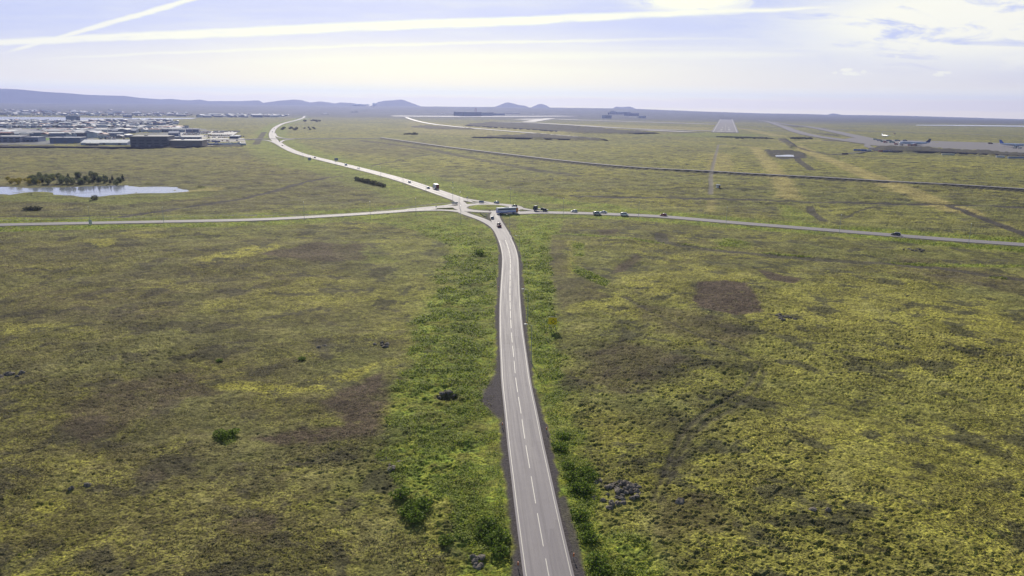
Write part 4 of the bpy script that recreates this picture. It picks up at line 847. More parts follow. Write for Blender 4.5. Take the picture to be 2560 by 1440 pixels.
# flatbed lorry
fl = placed('flatbed_lorry', 1351, 527.8, 1290, 523, 'dark blue green flatbed lorry with raised loading arm behind its cab', 'lorry')
NAVY = mat('lorry navy green', (0.035, 0.06, 0.085), 0.45)
b_ = MB(); b_.loft([ringx(2.5, 1.2, 0.6, 3.3, 0.12), ringx(4.3, 1.2, 0.55, 3.2, 0.15), ringx(4.75, 1.15, 0.5, 2.0, 0.15)]); b_.obj('cab', NAVY, fl)
b_ = MB(); b_.add([(4.79, -1.0, 1.75), (4.79, 1.0, 1.75), (4.36, 1.05, 3.0), (4.36, -1.05, 3.0)], [(0, 1, 2, 3)]); 
for sy in (-1, 1): b_.box(2.9, sy * 1.21 - 0.01, 2.0, 4.1, sy * 1.21 + 0.01, 2.8)
b_.obj('windows', GLASS, fl)
b_ = MB(); b_.box(-5.2, -1.25, 1.1, 1.9, 1.25, 1.35); b_.box(-5.0, -0.5, 0.75, 4.3, 0.5, 1.1); b_.obj('flatbed', NAVY, fl)
b_ = MB(); b_.tube((2.1, 0, 1.1), (2.1, 0, 3.9), 0.16, n=8); b_.tube((2.1, 0, 3.8), (-1.5, 0.2, 2.2), 0.11, n=6); b_.tube((-1.5, 0.2, 2.2), (-4.6, 0.3, 1.6), 0.09, n=6); b_.obj('loading_arm', mat('crane grey', (0.28, 0.30, 0.30), 0.5), fl)
b_ = MB(); b_.loft([ringx(-3.8, 1.0, 1.35, 2.0, 0.1), ringx(-0.6, 1.0, 1.35, 2.2, 0.1)]); b_.obj('covered_load', mat('dark tarpaulin', (0.05, 0.055, 0.07), 0.7), fl)
for x in (-3.9, -2.7, 3.6):
    for sy in (-1, 1): wheel(fl, x, sy * 1.1, 0.5, 0.3)

# ------------------------------------------------------------------ street furniture
GALV = mat('galvanised steel', (0.38, 0.42, 0.42), 0.5, 0.08, 2, metal=0.4)
def make_lamp(h=10.5):
    t_ = empty('street_lamp'); b_ = MB(); b_.tube((0, 0, -0.4), (0, 0, h - 0.3), 0.11, 0.065, 8); b_.obj('pole', GALV, t_)
    b_ = MB(); b_.tube((0, 0, h - 0.35), (0.5, 0, h), 0.05, 0.045, 6); b_.tube((0.5, 0, h), (1.3, 0, h + 0.08), 0.045, 0.04, 6); b_.obj('arm', GALV, t_)
    b_ = MB(); b_.loft([ringx(1.2, 0.12, h, h + 0.14, 0.03), ringx(1.5, 0.19, h - 0.02, h + 0.17, 0.04), ringx(2.0, 0.10, h + 0.03, h + 0.13, 0.03)]); b_.obj('lamp_head', mat('lamp head pale', (0.62, 0.65, 0.62), 0.4), t_)
    return t_
lamp0 = make_lamp(); first = True
def lamp(px, py, tx, ty, label, group='street lamps by the roads', sc=1.0):
    global first
    a = Vector(G(px, py)); d = Vector(G(tx, ty)) - a; rz = math.atan2(d.y, d.x)
    o = lamp0 if first else copy_tree(lamp0); first = False
    o.location = (a.x, a.y, -0.3); o.rotation_euler = (0, 0, rz); o.scale = (1, 1, sc); o.name = 'street_lamp'; return tag(o, label, 'street lamp', group)
lamp(1319, 803, 1276, 803, 'street lamp on the right verge, nearest to the yellow sign')
lamp(1328, 905, 1285, 905, 'street lamp on the right verge, nearer to the camera than the yellow sign')
lamp(1298, 640, 1275, 640, 'street lamp on the right verge where the near road starts to bend', sc=0.9)
lamp(1274, 585, 1255, 585, 'street lamp in the grass just below the coach')
lamp(1152, 560, 1152, 530, 'street lamp on the grass corner left of the near road junction')
lamp(1148, 520, 1160, 518, 'street lamp by the left arm of the roundabout')
lamp(1132, 507, 1140, 500, 'street lamp between the left road and the highway')
lamp(1276, 507, 1270, 515, 'street lamp behind the coach on the far verge')
lamp(926, 548, 926, 533, 'street lamp with a long pole, halfway along the left road')
lamp(1040, 538, 1040, 526, 'street lamp on the left road, nearest to the roundabout')
lamp(410, 560, 410, 554, 'short looking street lamp between the pond end and the left road', sc=0.9)
lamp(226, 564, 226, 557, 'street lamp rising behind the pale roadside sign board')
lamp(761, 550, 761, 543, 'street lamp beside the left road below the shelterbelt')
lamp(1408, 539, 1408, 532, 'street lamp beside the right road before the white hatchback')
lamp(1596, 547, 1596, 538, 'street lamp beside the right road before the red car')
lamp(1815, 562, 1815, 554, 'street lamp on the right road below the gravel path')
lamp(2098, 584, 2098, 577, 'street lamp on the right road left of the black estate car')
lamp(2421, 610, 2421, 602, 'rightmost street lamp on the right road')
lamp(1008, 462, 1012, 452, 'street lamp on the highway beside the far white car'); lamp(1065, 481, 1068, 472, 'street lamp on the highway below the box lorry')
lamp(952, 446, 956, 438, 'street lamp on the highway above the shelterbelt'); lamp(757, 398, 760, 388, 'street lamp on the highway left of the grey sign board')
lamp(840, 419, 845, 408, 'street lamp on the highway between sign board and white van')
# yellow direction sign with ring symbol
sg = empty('direction_sign', (*G(1381, 826), -0.4), R(-3), 'square yellow direction sign showing a black roundabout ring', 'road sign')
b_ = MB(); b_.box(-1.25, -0.04, 2.2, 1.25, 0.04, 4.5); b_.obj('sign_panel', mat('sign yellow', (0.90, 0.66, 0.010), 0.45, 0.04), sg)
b_ = MB(); b_.box(-1.28, -0.03, 4.505, 1.28, 0.05, 4.56); b_.box(-1.28, -0.03, 2.14, 1.28, 0.05, 2.195); b_.obj('frame', GALV, sg)
b_ = MB(); yy = -0.052; n = 28; cx_, cz_ = 0.22, 3.15
for k in range(n):
    a0, a1 = 2 * math.pi * k / n, 2 * math.pi * (k + 1) / n
    b_.add([(cx_ + r_ * math.cos(a), yy, cz_ + r_ * math.sin(a)) for r_, a in ((0.46, a0), (0.60, a0), (0.60, a1), (0.46, a1))], [(0, 1, 2, 3)])
b_.box(cx_ - 0.07, yy - 0.002, 2.35, cx_ + 0.07, yy + 0.002, 2.6); b_.box(cx_ - 0.05, yy - 0.002, 3.74, cx_ + 0.05, yy + 0.002, 3.98); b_.box(cx_ + 0.58, yy - 0.002, 3.10, cx_ + 0.85, yy + 0.002, 3.2); b_.box(cx_ - 0.85, yy - 0.002, 3.1, cx_ - 0.58, yy + 0.002, 3.2)
b_.obj('ring_symbol', mat('sign black', (0.03, 0.025, 0.01), 0.5, 0.02), sg)
for x in (-0.85, 0.85): b_ = MB(); b_.tube((x, 0.1, -0.5), (x, 0.1, 4.4), 0.06, n=8); b_.obj('post', GALV, sg)
def board(px, py, wd, hh, leg, m, label, rz=0.0, name='sign_board'):
    o = empty(name, (*G(px, py), -0.2), rz, label, 'road sign'); b_ = MB(); b_.box(-wd / 2, -0.04, leg, wd / 2, 0.04, leg + hh); b_.obj('sign_panel', m, o)
    for s_ in (-1, 1): b_ = MB(); b_.tube((s_ * wd * 0.32, 0.08, -0.3), (s_ * wd * 0.32, 0.08, leg + hh), 0.06, n=6); b_.obj('post', GALV, o)
GB = mat('sign back grey blue', (0.22, 0.26, 0.36), 0.5); LB = mat('sign back pale', (0.50, 0.53, 0.58), 0.5)
board(774, 402, 3.6, 3.4, 0.8, GB, 'grey blue sign board at the left edge of the highway'); board(841, 403.5, 4.2, 3.0, 1.2, GB, 'faint grey blue sign board on the far side of the highway')
board(226.5, 562, 1.7, 2.6, 0.3, LB, 'pale upright sign board beside the left road'); board(1203.5, 507.5, 3.4, 1.4, 0.4, GB, 'low chevron board on the far edge of the roundabout')
board(1216, 544, 0.7, 0.7, 1.8, GB, 'small sign on the splitter island of the near road'); board(1090.5, 523, 0.7, 0.7, 1.8, GB, 'small dark sign on the splitter island of the left road')
board(1224, 527.5, 1.2, 0.7, 0.4, mat('chevron maroon', (0.25, 0.05, 0.05), 0.5), 'low reddish arrow board on the roundabout island'); board(1132, 461, 0.8, 0.8, 1.6, LB, 'small pale sign on the far verge near the box lorry')
board(1137, 510, 4.5, 1.0, 0.5, GALV, 'long low barrier board between the left road and the highway', R(20)); board(1168, 499.5, 0.7, 0.7, 1.6, GB, 'small sign on the highway splitter at the roundabout')
# snow marker posts
OR = mat('marker orange', (0.62, 0.16, 0.03), 0.5)
def marker(px, py, label):
    o = empty('marker_post', (*G(px, py), -0.25), 0, label, 'marker post', 'orange marker posts beside the near road'); b_ = MB(); b_.tube((0, 0, -0.3), (0, 0, 0.75), 0.05, n=6); b_.obj('post', GALV, o)
    b_ = MB(); b_.box(-0.08, -0.06, 0.7, 0.08, 0.06, 1.25); b_.obj('reflector', OR, o)
for p, l in [((1295, 1420), 'orange marker post at the left road edge at the bottom of the picture'), ((1434, 1398), 'orange marker post at the right road edge at the bottom of the picture'), ((1256, 1068), 'orange marker post left of the road below the gravel lay-by'),
             ((1316.5, 812), 'orange marker post just left of the yellow sign'), ((1308.5, 722), 'orange marker post on the right edge above the yellow sign'), ((1246, 722), 'marker post on the left edge by the small gravel bay'), ((1366, 1080), 'marker post on the right edge level with the gravel lay-by')]: marker(*p, l)

# ------------------------------------------------------------------ plants and stones
LEAFM = {}
def leaf_mat(name, c0, c1):
    if name in LEAFM: return LEAFM[name]
    m = bpy.data.materials.new(name); m.use_nodes = True; t = NT(m.node_tree); b = t.n['Principled BSDF']; geo = t.node('ShaderNodeNewGeometry')
    n = t.noise(geo.outputs['Position'], 0.9, 3, 0.6); r_ = geo.outputs['Random Per Island']
    k = t.m('ADD', t.m('MULTIPLY', n, 0.5), t.m('MULTIPLY', r_, 0.5)); t.l.new(t.mix(t.ss(k, 0.25, 0.75), (*c0, 1), (*c1, 1)), b.inputs['Base Color'])
    b.inputs['Roughness'].default_value = 0.7; b.inputs['Specular IOR Level'].default_value = 0.25
    tr = t.node('ShaderNodeBsdfTranslucent'); t.l.new(t.mix(t.ss(k, 0.25, 0.75), (*c0, 1), (*c1, 1)), tr.inputs[0])
    ms = t.node('ShaderNodeMixShader'); ms.inputs[0].default_value = 0.42; t.l.new(b.outputs[0], ms.inputs[1]); t.l.new(tr.outputs[0], ms.inputs[2]); t.l.new(ms.outputs[0], t.n['Material Output'].inputs[0])
    LEAFM[name] = m; return m
def cards(cen, size, flat=0.5, up=False):
    """one small four-sided leaf cluster face per centre"""
    n = len(cen); a = rng.normal(size=(n, 3)); a[:, 2] *= flat * (0.5 if up else 1); a /= np.linalg.norm(a, axis=1)[:, None] + 1e-9
    c = rng.normal(size=(n, 3)); c = c * (0.35, 0.35, 1.6) if up else c; b2 = np.cross(a, c); b2 /= np.linalg.norm(b2, axis=1)[:, None] + 1e-9
    s = (size * rng.uniform(0.6, 1.3, n))[:, None]; a = a * s; b2 = b2 * s * rng.uniform(0.5, 0.9, n)[:, None]
    return np.stack([cen - a, cen - b2 * 0.8, cen + a, cen + b2], 1).reshape(-1, 3)
def cards_mesh(name, v):
    me = bpy.data.meshes.new(name); n = len(v); me.vertices.add(n); me.vertices.foreach_set('co', v.astype(np.float32).ravel()); me.loops.add(n); me.loops.foreach_set('vertex_index', np.arange(n, dtype=np.int32))
    me.polygons.add(n // 4); me.polygons.foreach_set('loop_start', np.arange(0, n, 4, dtype=np.int32)); me.update(calc_edges=True); return me
# verge ground cover: leaves over the green zones of the near verges
k = np.nonzero((green > 0.42) & (PY < 450) & (np.abs(t_) < 0.8) & (drd > 1.8) & (dark < 0.5))[0]
wgt = PY[k] ** 2 * (1 - sst(PY[k], 200, 450)); wgt = wgt * sst(fbm(PX[k], PY[k], 5.0, 101, 3), 0.35, 0.65) + 1e-3; sel = rng.choice(k, 100000, p=wgt / wgt.sum())
cen = np.stack([PX[sel] + rng.normal(0, 0.15, len(sel)), PY[sel] + rng.normal(0, 0.2, len(sel)), Z0[sel] + rng.uniform(0.02, 0.42, len(sel))], 1)
lz = cards_mesh('verge_plants', cards(cen, 0.20 * np.clip(PY[sel] / 180, 0.75, 1.5), 0.7, True))
o = link('verge_plants', lz, leaf_mat('verge leaf', (0.10, 0.14, 0.020), (0.38, 0.45, 0.045))); tag(o, 'low leafy green plants covering the verges along the near road', 'ground cover', kind='stuff')
# heather tufts over the moss near the camera
k = np.nonzero((green < 0.4) & (PY < 210) & (drd > 2) & (np.abs(t_) < 0.85))[0]
wgt = PY[k] ** 2 * sst(fbm(PX[k], PY[k], 7.0, 111, 3), 0.42, 0.68) + 1e-3; sel = rng.choice(k, 90000, p=wgt / wgt.sum())
cen = np.stack([PX[sel] + rng.normal(0, 0.1, len(sel)), PY[sel] + rng.normal(0, 0.1, len(sel)), Z0[sel] + rng.uniform(0.0, 0.14, len(sel))], 1)
o = link('heather', cards_mesh('heather', cards(cen, 0.13 * np.ones(len(sel)), 0.6, True)), leaf_mat('heather leaf', (0.060, 0.050, 0.024), (0.22, 0.195, 0.060))); tag(o, 'brown heather tufts scattered over the yellow moss', 'heather', kind='stuff')

def ground_z(x, y):
    i = int(np.clip(np.searchsorted(D1, y), 0, NR - 1)); j = int(np.clip(round((x / max(y, 1) + 1.02) / 2.04 * (NC - 1)), 0, NC - 1)); return float(Z0[i * NC + j])
def crown_cards(h, r, n, shape):
    p = []
    while len(p) < n:
        c = rng.uniform(-1, 1, 3)
        if shape == 'cone':
            z = (c[2] + 1) / 2; lim_ = (1 - z) * (0.75 + 0.35 * math.sin(z * 26)) + 0.05
            if math.hypot(c[0], c[1]) < lim_: p.append((c[0] * r, c[1] * r, h * 0.12 + z * h * 0.88))
        else:
            if c @ c < 1 and c @ c > 0.15: p.append((c[0] * r * (1 + 0.25 * math.sin(4 * c[2])), c[1] * r, max(0.05, h * 0.47 + c[2] * h * 0.5 * (1 + 0.18 * math.sin(5 * c[0] + 3 * c[1])))))
    return np.array(p)
def make_tree(name, h, r, n, shape, m, size):
    t_ = empty(name); b_ = MB(); b_.tube((0, 0, -0.4), (0, 0, h * 0.45), 0.16, 0.10, 6); b_.tube((0, 0, h * 0.45), (0.1, 0.05, h * 0.85), 0.10, 0.03, 5)
    for k_ in range(5): a = k_ * 1.3; b_.tube((0, 0, h * (0.25 + 0.1 * k_)), (math.cos(a) * r * 0.6, math.sin(a) * r * 0.6, h * (0.4 + 0.1 * k_)), 0.05, 0.02, 4)
    b_.obj('trunk', mat('bark', (0.09, 0.07, 0.05), 0.9, 0.3, 3), t_); c = crown_cards(h, r, n, shape)
    link('crown', cards_mesh('crown', cards(c, size * np.ones(n), 0.8)), m, t_); return t_
dk1 = leaf_mat('spruce needles', (0.022, 0.034, 0.020), (0.075, 0.095, 0.045)); gn1 = leaf_mat('willow leaves', (0.060, 0.075, 0.035), (0.20, 0.22, 0.085)); yl1 = leaf_mat('autumn leaves', (0.20, 0.17, 0.02), (0.46, 0.38, 0.05))
TP = {'spruce': make_tree('spruce_tree', 7.5, 2.2, 420, 'cone', dk1, 0.45), 'willow': make_tree('willow_tree', 5.5, 2.6, 420, 'ball', gn1, 0.42), 'autumn': make_tree('autumn_shrub', 4.2, 2.6, 380, 'ball', yl1, 0.40), 'bush': make_tree('dark_bush', 2.6, 2.2, 300, 'ball', leaf_mat('bush leaves', (0.040, 0.045, 0.026), (0.12, 0.12, 0.06)), 0.32)}
used = set()
def tree(kind, px, py, label, group, sc=1.0, cat='tree'):
    x, y = G(px, py); s_ = sc * random.uniform(0.85, 1.15)
    if kind not in used: o = TP[kind]; used.add(kind)
    else: o = copy_tree(TP[kind])
    o.location = (x, y, ground_z(x, y) - 0.1); o.rotation_euler = (0, 0, random.uniform(0, 6.28)); o.scale = (s_ * random.uniform(0.9, 1.2), s_, s_ * random.uniform(0.85, 1.15)); return tag(o, label, cat, group)
for i in range(16): tree('spruce', random.uniform(150, 300), random.uniform(447, 460), 'dark spruce in the wood behind the pond', 'dark spruces behind the pond', 0.68)
for i in range(46): tree('willow', random.uniform(70, 305), random.uniform(446, 462), 'grey green willow in the wood behind the pond', 'willows behind the pond', 0.85)
for i in range(22): tree('autumn', random.uniform(15, 135), random.uniform(450, 461), 'yellow orange shrub at the left end of the pond wood', 'autumn shrubs behind the pond', 0.75, cat='shrub')
tree('spruce', 307, 452, 'single dark spruce standing just right of the pond wood', None, 1.0)
for i, (x, y) in enumerate([(892, 452), (899, 453), (906, 455), (913, 457), (921, 458), (929, 460), (937, 462), (945, 464), (952, 465), (959, 467), (903, 451), (918, 455), (933, 458), (948, 462)]): tree('bush', x, y, 'dark dense bush in the shelterbelt below the highway', 'shelterbelt bushes below the highway', 1.2, 'bush')
tree('bush', 237, 500, 'lone round bush between the pond and the left road', None, 1.3, 'bush')
for x, y in ((66, 524), (76, 525), (86, 524), (95, 525)): tree('bush', x, y, 'dark bush in the low clump left of the long footpath', 'low dark bushes near the left picture edge', 1.0, 'bush')
for i in range(14): tree('bush', 1880 + 6 * i - 40 + random.uniform(-2, 2), 346 + random.uniform(-0.4, 0.4) + (0.0 if i < 7 else 0.4), 'dark bush in the row in front of the runway', 'bushes in front of the runway', 1.5, 'bush')
for i in range(12): tree('bush', 1978 + i * 4.6, 347.6 + random.uniform(-0.5, 0.5), 'dark green bush in the clump beside the taxiway', 'bushes beside the taxiway', 1.9, 'bush')
for i in range(16): tree('bush', random.uniform(705, 790), random.uniform(319, 326), 'dark bush in the scrub inside the highway bend', 'scrub inside the highway bend', 1.9, 'bush')
for i in range(10): tree('bush', random.uniform(750, 800), random.uniform(301.5, 305), 'hazy dark bush beyond the highway bend', 'hazy scrub beyond the bend', 2.6, 'bush')
for i in range(6): tree('bush', 1012 + i * 6, random.uniform(336.2, 337.6), 'dark bush in the short row on the far heath', 'short bush row on the far heath', 1.9, 'bush')
# near verge shrubs
NEARB = make_tree('green_shrub', 1.3, 1.2, 420, 'ball', leaf_mat('shrub leaf', (0.065, 0.105, 0.018), (0.21, 0.29, 0.035)), 0.16); nb = [NEARB]
def near_shrub(px, py, label, group=None, sc=1.0):
    x, y = G(px, py); o = nb.pop() if nb else copy_tree(NEARB); o.location = (x, y, ground_z(x, y) - 0.1); s_ = sc * random.uniform(0.85, 1.2); o.scale = (s_ * 1.15, s_, s_ * 0.9); o.rotation_euler = (0, 0, random.uniform(0, 6)); tag(o, label, 'shrub', group)
near_shrub(1198, 635, 'blue green shrub alone in the verge left of the road bend', sc=1.9)
for x, y in ((1430, 1190), (1450, 1205), (1465, 1180), (1478, 1195), (1440, 1220), (1420, 1165), (1400, 1120), (1408, 1090), (1460, 1225)): near_shrub(x, y, 'green shrub in the thick clump right of the road, above the stone heap', 'shrub clump right of the road', 1.2)
for x, y in ((1030, 1265), (1045, 1280), (1020, 1285), (1038, 1300), (1000, 1245), (1060, 1265)): near_shrub(x, y, 'dark green shrub in the clump left of the road', 'shrub clump left of the road', 1.1)
for x, y in ((1215, 1310), (1235, 1325), (1250, 1345), (1228, 1350), (1250, 1380), (1205, 1330)): near_shrub(x, y, 'green shrub at the road edge near the bottom of the picture', 'shrubs at the left road edge', 1.2)
for x, y in ((1450, 1290), (1462, 1320), (1475, 1345), (1490, 1400), (1500, 1425)): near_shrub(x, y, 'green shrub on the right gravel edge below the stone heap', 'shrubs at the right road edge', 1.1)
for x, y in ((550, 1090), (565, 1095), (580, 1088)): near_shrub(x, y, 'bright green shrub in the lone patch out on the left moss', 'lone green patch on the left moss', 1.1)
for x, y in ((755, 900), (548, 905)): near_shrub(x, y, 'small dark shrub alone on the moss left of the verge', 'lone dark shrubs on the left moss', 0.8)
near_shrub(1115, 1355, 'dark shrub beside the yellow moss left of the road', sc=1.0)
# stones
STONE = mat('lava stone', (0.17, 0.145, 0.12), 0.9, 0.45, 2.5, bump=0.05, spec=0.2)
def make_stone(seed):
    bm = bmesh.new(); bmesh.ops.create_icosphere(bm, subdivisions=2, radius=0.5); r_ = random.Random(seed); ph = [r_.uniform(0, 6) for _ in range(6)]
    for v in bm.verts:
        n = v.co.normalized(); k_ = 1 + 0.18 * math.sin(3.1 * n.x + ph[0]) + 0.16 * math.sin(4.3 * n.y + ph[1]) + 0.15 * math.sin(3.7 * n.z + ph[2]) + 0.08 * math.sin(9 * n.x + 7 * n.z + ph[3]); v.co = Vector((n.x * 0.55, n.y * 0.45, n.z * 0.36)) * k_
    me = bpy.data.meshes.new('stone'); bm.to_mesh(me); bm.free(); me.materials.append(STONE); return me
SM = [make_stone(i) for i in range(5)]
def stone(px, py, label, group=None, sc=1.0, dz=0.0):
    x, y = G(px, py); o = bpy.data.objects.new('stone', random.choice(SM)); COL.objects.link(o); o.location = (x, y, ground_z(x, y) + 0.03 * sc + dz); s_ = sc * random.uniform(0.75, 1.3); o.scale = (s_, s_ * random.uniform(0.8, 1.2), s_ * random.uniform(0.8, 1.2)); o.rotation_euler = (random.uniform(-.4, .4), random.uniform(-.4, .4), random.uniform(0, 6)); return tag(o, label, 'stone', group)
for i in range(62):
    a = random.uniform(0, 6.28); r_ = math.sqrt(random.random()); stone(1558 + 44 * r_ * math.cos(a), 1227 + 24 * r_ * math.sin(a), 'lava stone in the heap right of the near road', 'stones of the heap', 0.95, 0.25 * (1 - r_))
for x, y in ((1490, 1205), (1500, 1198), (1484, 1242), (1507, 1250), (1530, 1262), (1525, 1270), (1545, 1260), (1560, 1258)): stone(x, y, 'dark lava stone lying just left of the stone heap', 'stones beside the heap', 1.1)
for (x, y), l in zip(((955, 1149), (967, 1148), (1000, 1153), (975, 1166), (978, 1175)), ('leftmost grey stone of the five by the left verge', 'grey stone next to the leftmost one by the left verge', 'largest and rightmost of the five stones by the left verge', 'dark stone in the middle of the five by the left verge', 'lowest of the five stones by the left verge')): stone(x, y, l, None, 1.1)
stone(220, 1216, 'pale boulder alone on the moss far to the lower left', None, 1.4); stone(178, 1225, 'smaller boulder left of the pale lower left boulder', None, 1.0)
stone(1700, 1258, 'dark stone alone right of the stone heap', None, 1.4); stone(2070, 1283, 'boulder near the bottom right of the picture', None, 1.3); stone(2030, 1280, 'second boulder near the bottom right, left of its neighbour', None, 1.2)
for i in range(11): stone(1100 + i * 3.6 + random.uniform(-3, 3), 981 + random.uniform(-3, 5) + abs(i - 5) * 0.8, 'dark rock on the rim of the sinkhole in the left verge', 'rim rocks of the sinkhole', 0.9)
for i in range(10): stone(random.uniform(925, 970), random.uniform(858, 868), 'dark rock in the outcrop beside the left verge', 'rocks of the outcrop by the left verge', 1.0)
for i in range(11): stone(random.uniform(0, 60), random.uniform(940, 955), 'dark rock in the outcrop at the left picture edge', 'rocks of the left edge outcrop', 1.2)
for i in range(14): stone(random.uniform(1935, 1990), random.uniform(790, 806), 'dark rock in the outcrop below the bare brown patch', 'rocks below the brown patch', 1.2)
for i in range(3): stone(random.uniform(785, 815), random.uniform(862, 875), 'dark rock in the small outcrop on the left moss', 'rocks on the left moss', 1.0)
for i in range(12): stone(random.uniform(1178, 1205), random.uniform(1385, 1415), 'grey stone in the rough patch beside the bottom of the road', 'stones beside the bottom of the road', 0.9)
for i in range(10): stone(random.uniform(2250, 2310), random.uniform(621, 628), 'dark rock in the outcrop below the right road', 'rocks below the right road', 1.5)

# ------------------------------------------------------------------ buildings
def wallm(k, c): return mat(k + ' wall', c, 0.75, 0.12, 0.3)
def roofm(k, c): return mat(k + ' roof', c, 0.72, 0.12, 0.2)
WIN = mat('building window', (0.05, 0.06, 0.08), 0.15, 0.05)
def hall(name, x0p, x1p, ybase, htop, depth, wm, rm, label, cat='building', roof='flat', win=0, z=0.0, doors=0, ribs=0, rz=None):
    """x0p..x1p: photo columns of the near facade, ybase its foot, htop its eaves row"""
    a, b_ = Vector(G(x0p, ybase)), Vector(G(x1p, ybase)); L = (b_ - a).length; dist = (a + b_).length / 2
    c = (a + b_) / 2; u0, v0 = UV((x0p + x1p) / 2, htop); H = max(2.5, CAM_H + v0 * c.y)
    o = empty(name, (c.x, c.y, z), math.atan2(b_.y - a.y, b_.x - a.x), label, cat); m = MB(); m.box(-L / 2, 0, -2, L / 2, depth, H)
    for k_ in range(ribs): x = -L / 2 + (k_ + 0.5) * L / ribs; m.box(x - 0.15, -0.18, 0, x + 0.15, -0.003, H - 0.2)
    m.obj('wall', wm, o); r_ = MB()
    if roof == 'flat': r_.box(-L / 2 - 0.3, -0.3, H + 0.003, L / 2 + 0.3, depth + 0.3, H + 0.45); r_.box(-L * 0.2, depth * 0.4, H + 0.453, -L * 0.12, depth * 0.5, H + 1.6)
    elif roof == 'gable':
        k_ = min(depth * 0.16, 4.0); r_.add([(-L / 2 - 0.4, -0.5, H), (L / 2 + 0.4, -0.5, H), (L / 2 + 0.4, depth / 2, H + k_), (-L / 2 - 0.4, depth / 2, H + k_), (-L / 2 - 0.4, depth + 0.5, H), (L / 2 + 0.4, depth + 0.5, H)], [(0, 1, 2, 3), (3, 2, 5, 4), (0, 3, 4), (1, 5, 2)])
    elif roof == 'arch':
        n = 10; rs = []
        for x in (-L / 2, L / 2): rs.append([(x, depth / 2 - math.cos(math.pi * k_ / n) * (depth / 2 + 0.3), H + math.sin(math.pi * k_ / n) * depth * 0.22) for k_ in range(n + 1)])
        r_.loft(rs)
    r_.obj('roof', rm, o)
    if win:
        for k_ in range(win):
            q_ = MB(); x = -L / 2 + (k_ + 0.5) * L / win; ww = L / win * 0.32
            for fl_ in range(max(1, int(H // 4.5))): q_.box(x - ww, -0.06, 1.4 + fl_ * 4, x + ww, -0.004, 3.0 + fl_ * 4)
            q_.obj('window', WIN, o)
    for k_ in range(doors): q_ = MB(); x = -L / 2 + (k_ + 0.5) * L / doors; q_.box(x - 2, -0.08, 0, x + 2, -0.005, min(4.2, H - 0.6)); q_.obj('door', mat('grey door', (0.16, 0.17, 0.19), 0.5), o)
    return o
wh, gy, dg, bl, br, cr = (0.62, 0.62, 0.62), (0.30, 0.31, 0.34), (0.10, 0.105, 0.12), (0.14, 0.18, 0.28), (0.22, 0.19, 0.165), (0.45, 0.42, 0.36)
hall('warehouse', 327, 421, 369, 341.5, 45, wallm('slate dark', dg), roofm('dark membrane', (0.30, 0.29, 0.27)), 'big dark slate warehouse, tallest on the near edge of town', win=5, doors=3, ribs=22)
hall('warehouse', 424, 506, 368.3, 351.5, 40, wallm('brown grey', br), roofm('pale membrane', (0.55, 0.53, 0.50)), 'brown grey ribbed hall right of the big dark warehouse', ribs=18, doors=2)
hall('annex', 416, 423.6, 368.4, 357.5, 25, wallm('brown grey', br), roofm('pale membrane', wh), 'low annex between the dark warehouse and the brown hall')
hall('warehouse', 202, 318, 362.5, 356.8, 42, wallm('pale blue white', (0.48, 0.50, 0.55)), roofm('bright white', (0.78, 0.77, 0.74)), 'long low hall with a bright white roof left of the dark warehouse', roof='gable', doors=3)
hall('shed', 214, 245, 363.6, 358.6, 8, wallm('slate dark', dg), roofm('bright white', wh), 'dark open shed in front of the white roofed hall')
hall('warehouse', 125, 202, 358.5, 344.6, 35, wallm('steel blue', bl), roofm('grey sheet', (0.36, 0.37, 0.40)), 'steel blue hall behind the left end of the white roofed hall', doors=3)
hall('warehouse', -40, 52, 356, 341.5, 40, wallm('grey violet', (0.22, 0.23, 0.30)), roofm('pale sheet', (0.5, 0.48, 0.47)), 'grey violet hall at the left picture edge', win=6, doors=2)
hall('warehouse', 54, 96, 355, 343.5, 35, wallm('grey blue', (0.20, 0.24, 0.33)), roofm('grey sheet', (0.4, 0.4, 0.42)), 'grey blue hall right of the left edge hall', win=4)
hall('apartment_block', 166, 192, 300.8, 289, 40, wallm('grey teal', (0.26, 0.31, 0.34)), roofm('grey sheet', (0.36, 0.37, 0.38)), 'tall grey apartment block standing against the harbour water', win=8)
hall('apartment_block', 192.5, 200.5, 300.8, 290.5, 30, wallm('slate dark', dg), roofm('grey sheet', (0.36, 0.37, 0.38)), 'narrow dark block joined right of the tall harbour block', win=2)
hall('apartment_block', 162, 184, 326.5, 315, 14, wallm('blue grey pale', (0.28, 0.32, 0.38)), roofm('grey sheet', gy), 'left of three pale blue grey blocks in mid town', win=6)
hall('apartment_block', 190, 208, 326, 315.5, 14, wallm('slate dark', dg), roofm('grey sheet', gy), 'dark middle block of the three in mid town', win=5)
hall('apartment_block', 210, 240, 326, 316.5, 14, wallm('blue grey pale', gy), roofm('grey sheet', gy), 'right of three blocks in mid town', win=7)
hall('warehouse', 120, 194, 332.8, 329.6, 42, wallm('cream', cr), roofm('bright white', wh), 'long hall with a white roof below the green field, left', roof='gable')
hall('warehouse', 194.5, 209, 333, 325.5, 30, wallm('slate dark', dg), roofm('dark membrane', dg), 'dark cube between the two long white roofed halls')
hall('warehouse', 210, 258, 331.5, 328.5, 40, wallm('cream', cr), roofm('bright white', wh), 'long hall with a white roof right of the dark cube', roof='gable')
hall('warehouse', 35, 120, 335.5, 333, 40, wallm('cream', cr), roofm('pale sheet', (0.5, 0.48, 0.47)), 'very long pale roofed hall at the left of town', roof='gable')
hall('warehouse', 176, 246, 340.2, 336.8, 45, wallm('grey violet', (0.2, 0.2, 0.26)), roofm('grey sheet', (0.42, 0.42, 0.46)), 'wide grey roofed hall in the middle of the industrial area')
hall('warehouse', 128, 166, 337, 334.6, 30, wallm('slate dark', dg), roofm('bright white', wh), 'short white roofed hall behind the wide grey one', roof='gable')
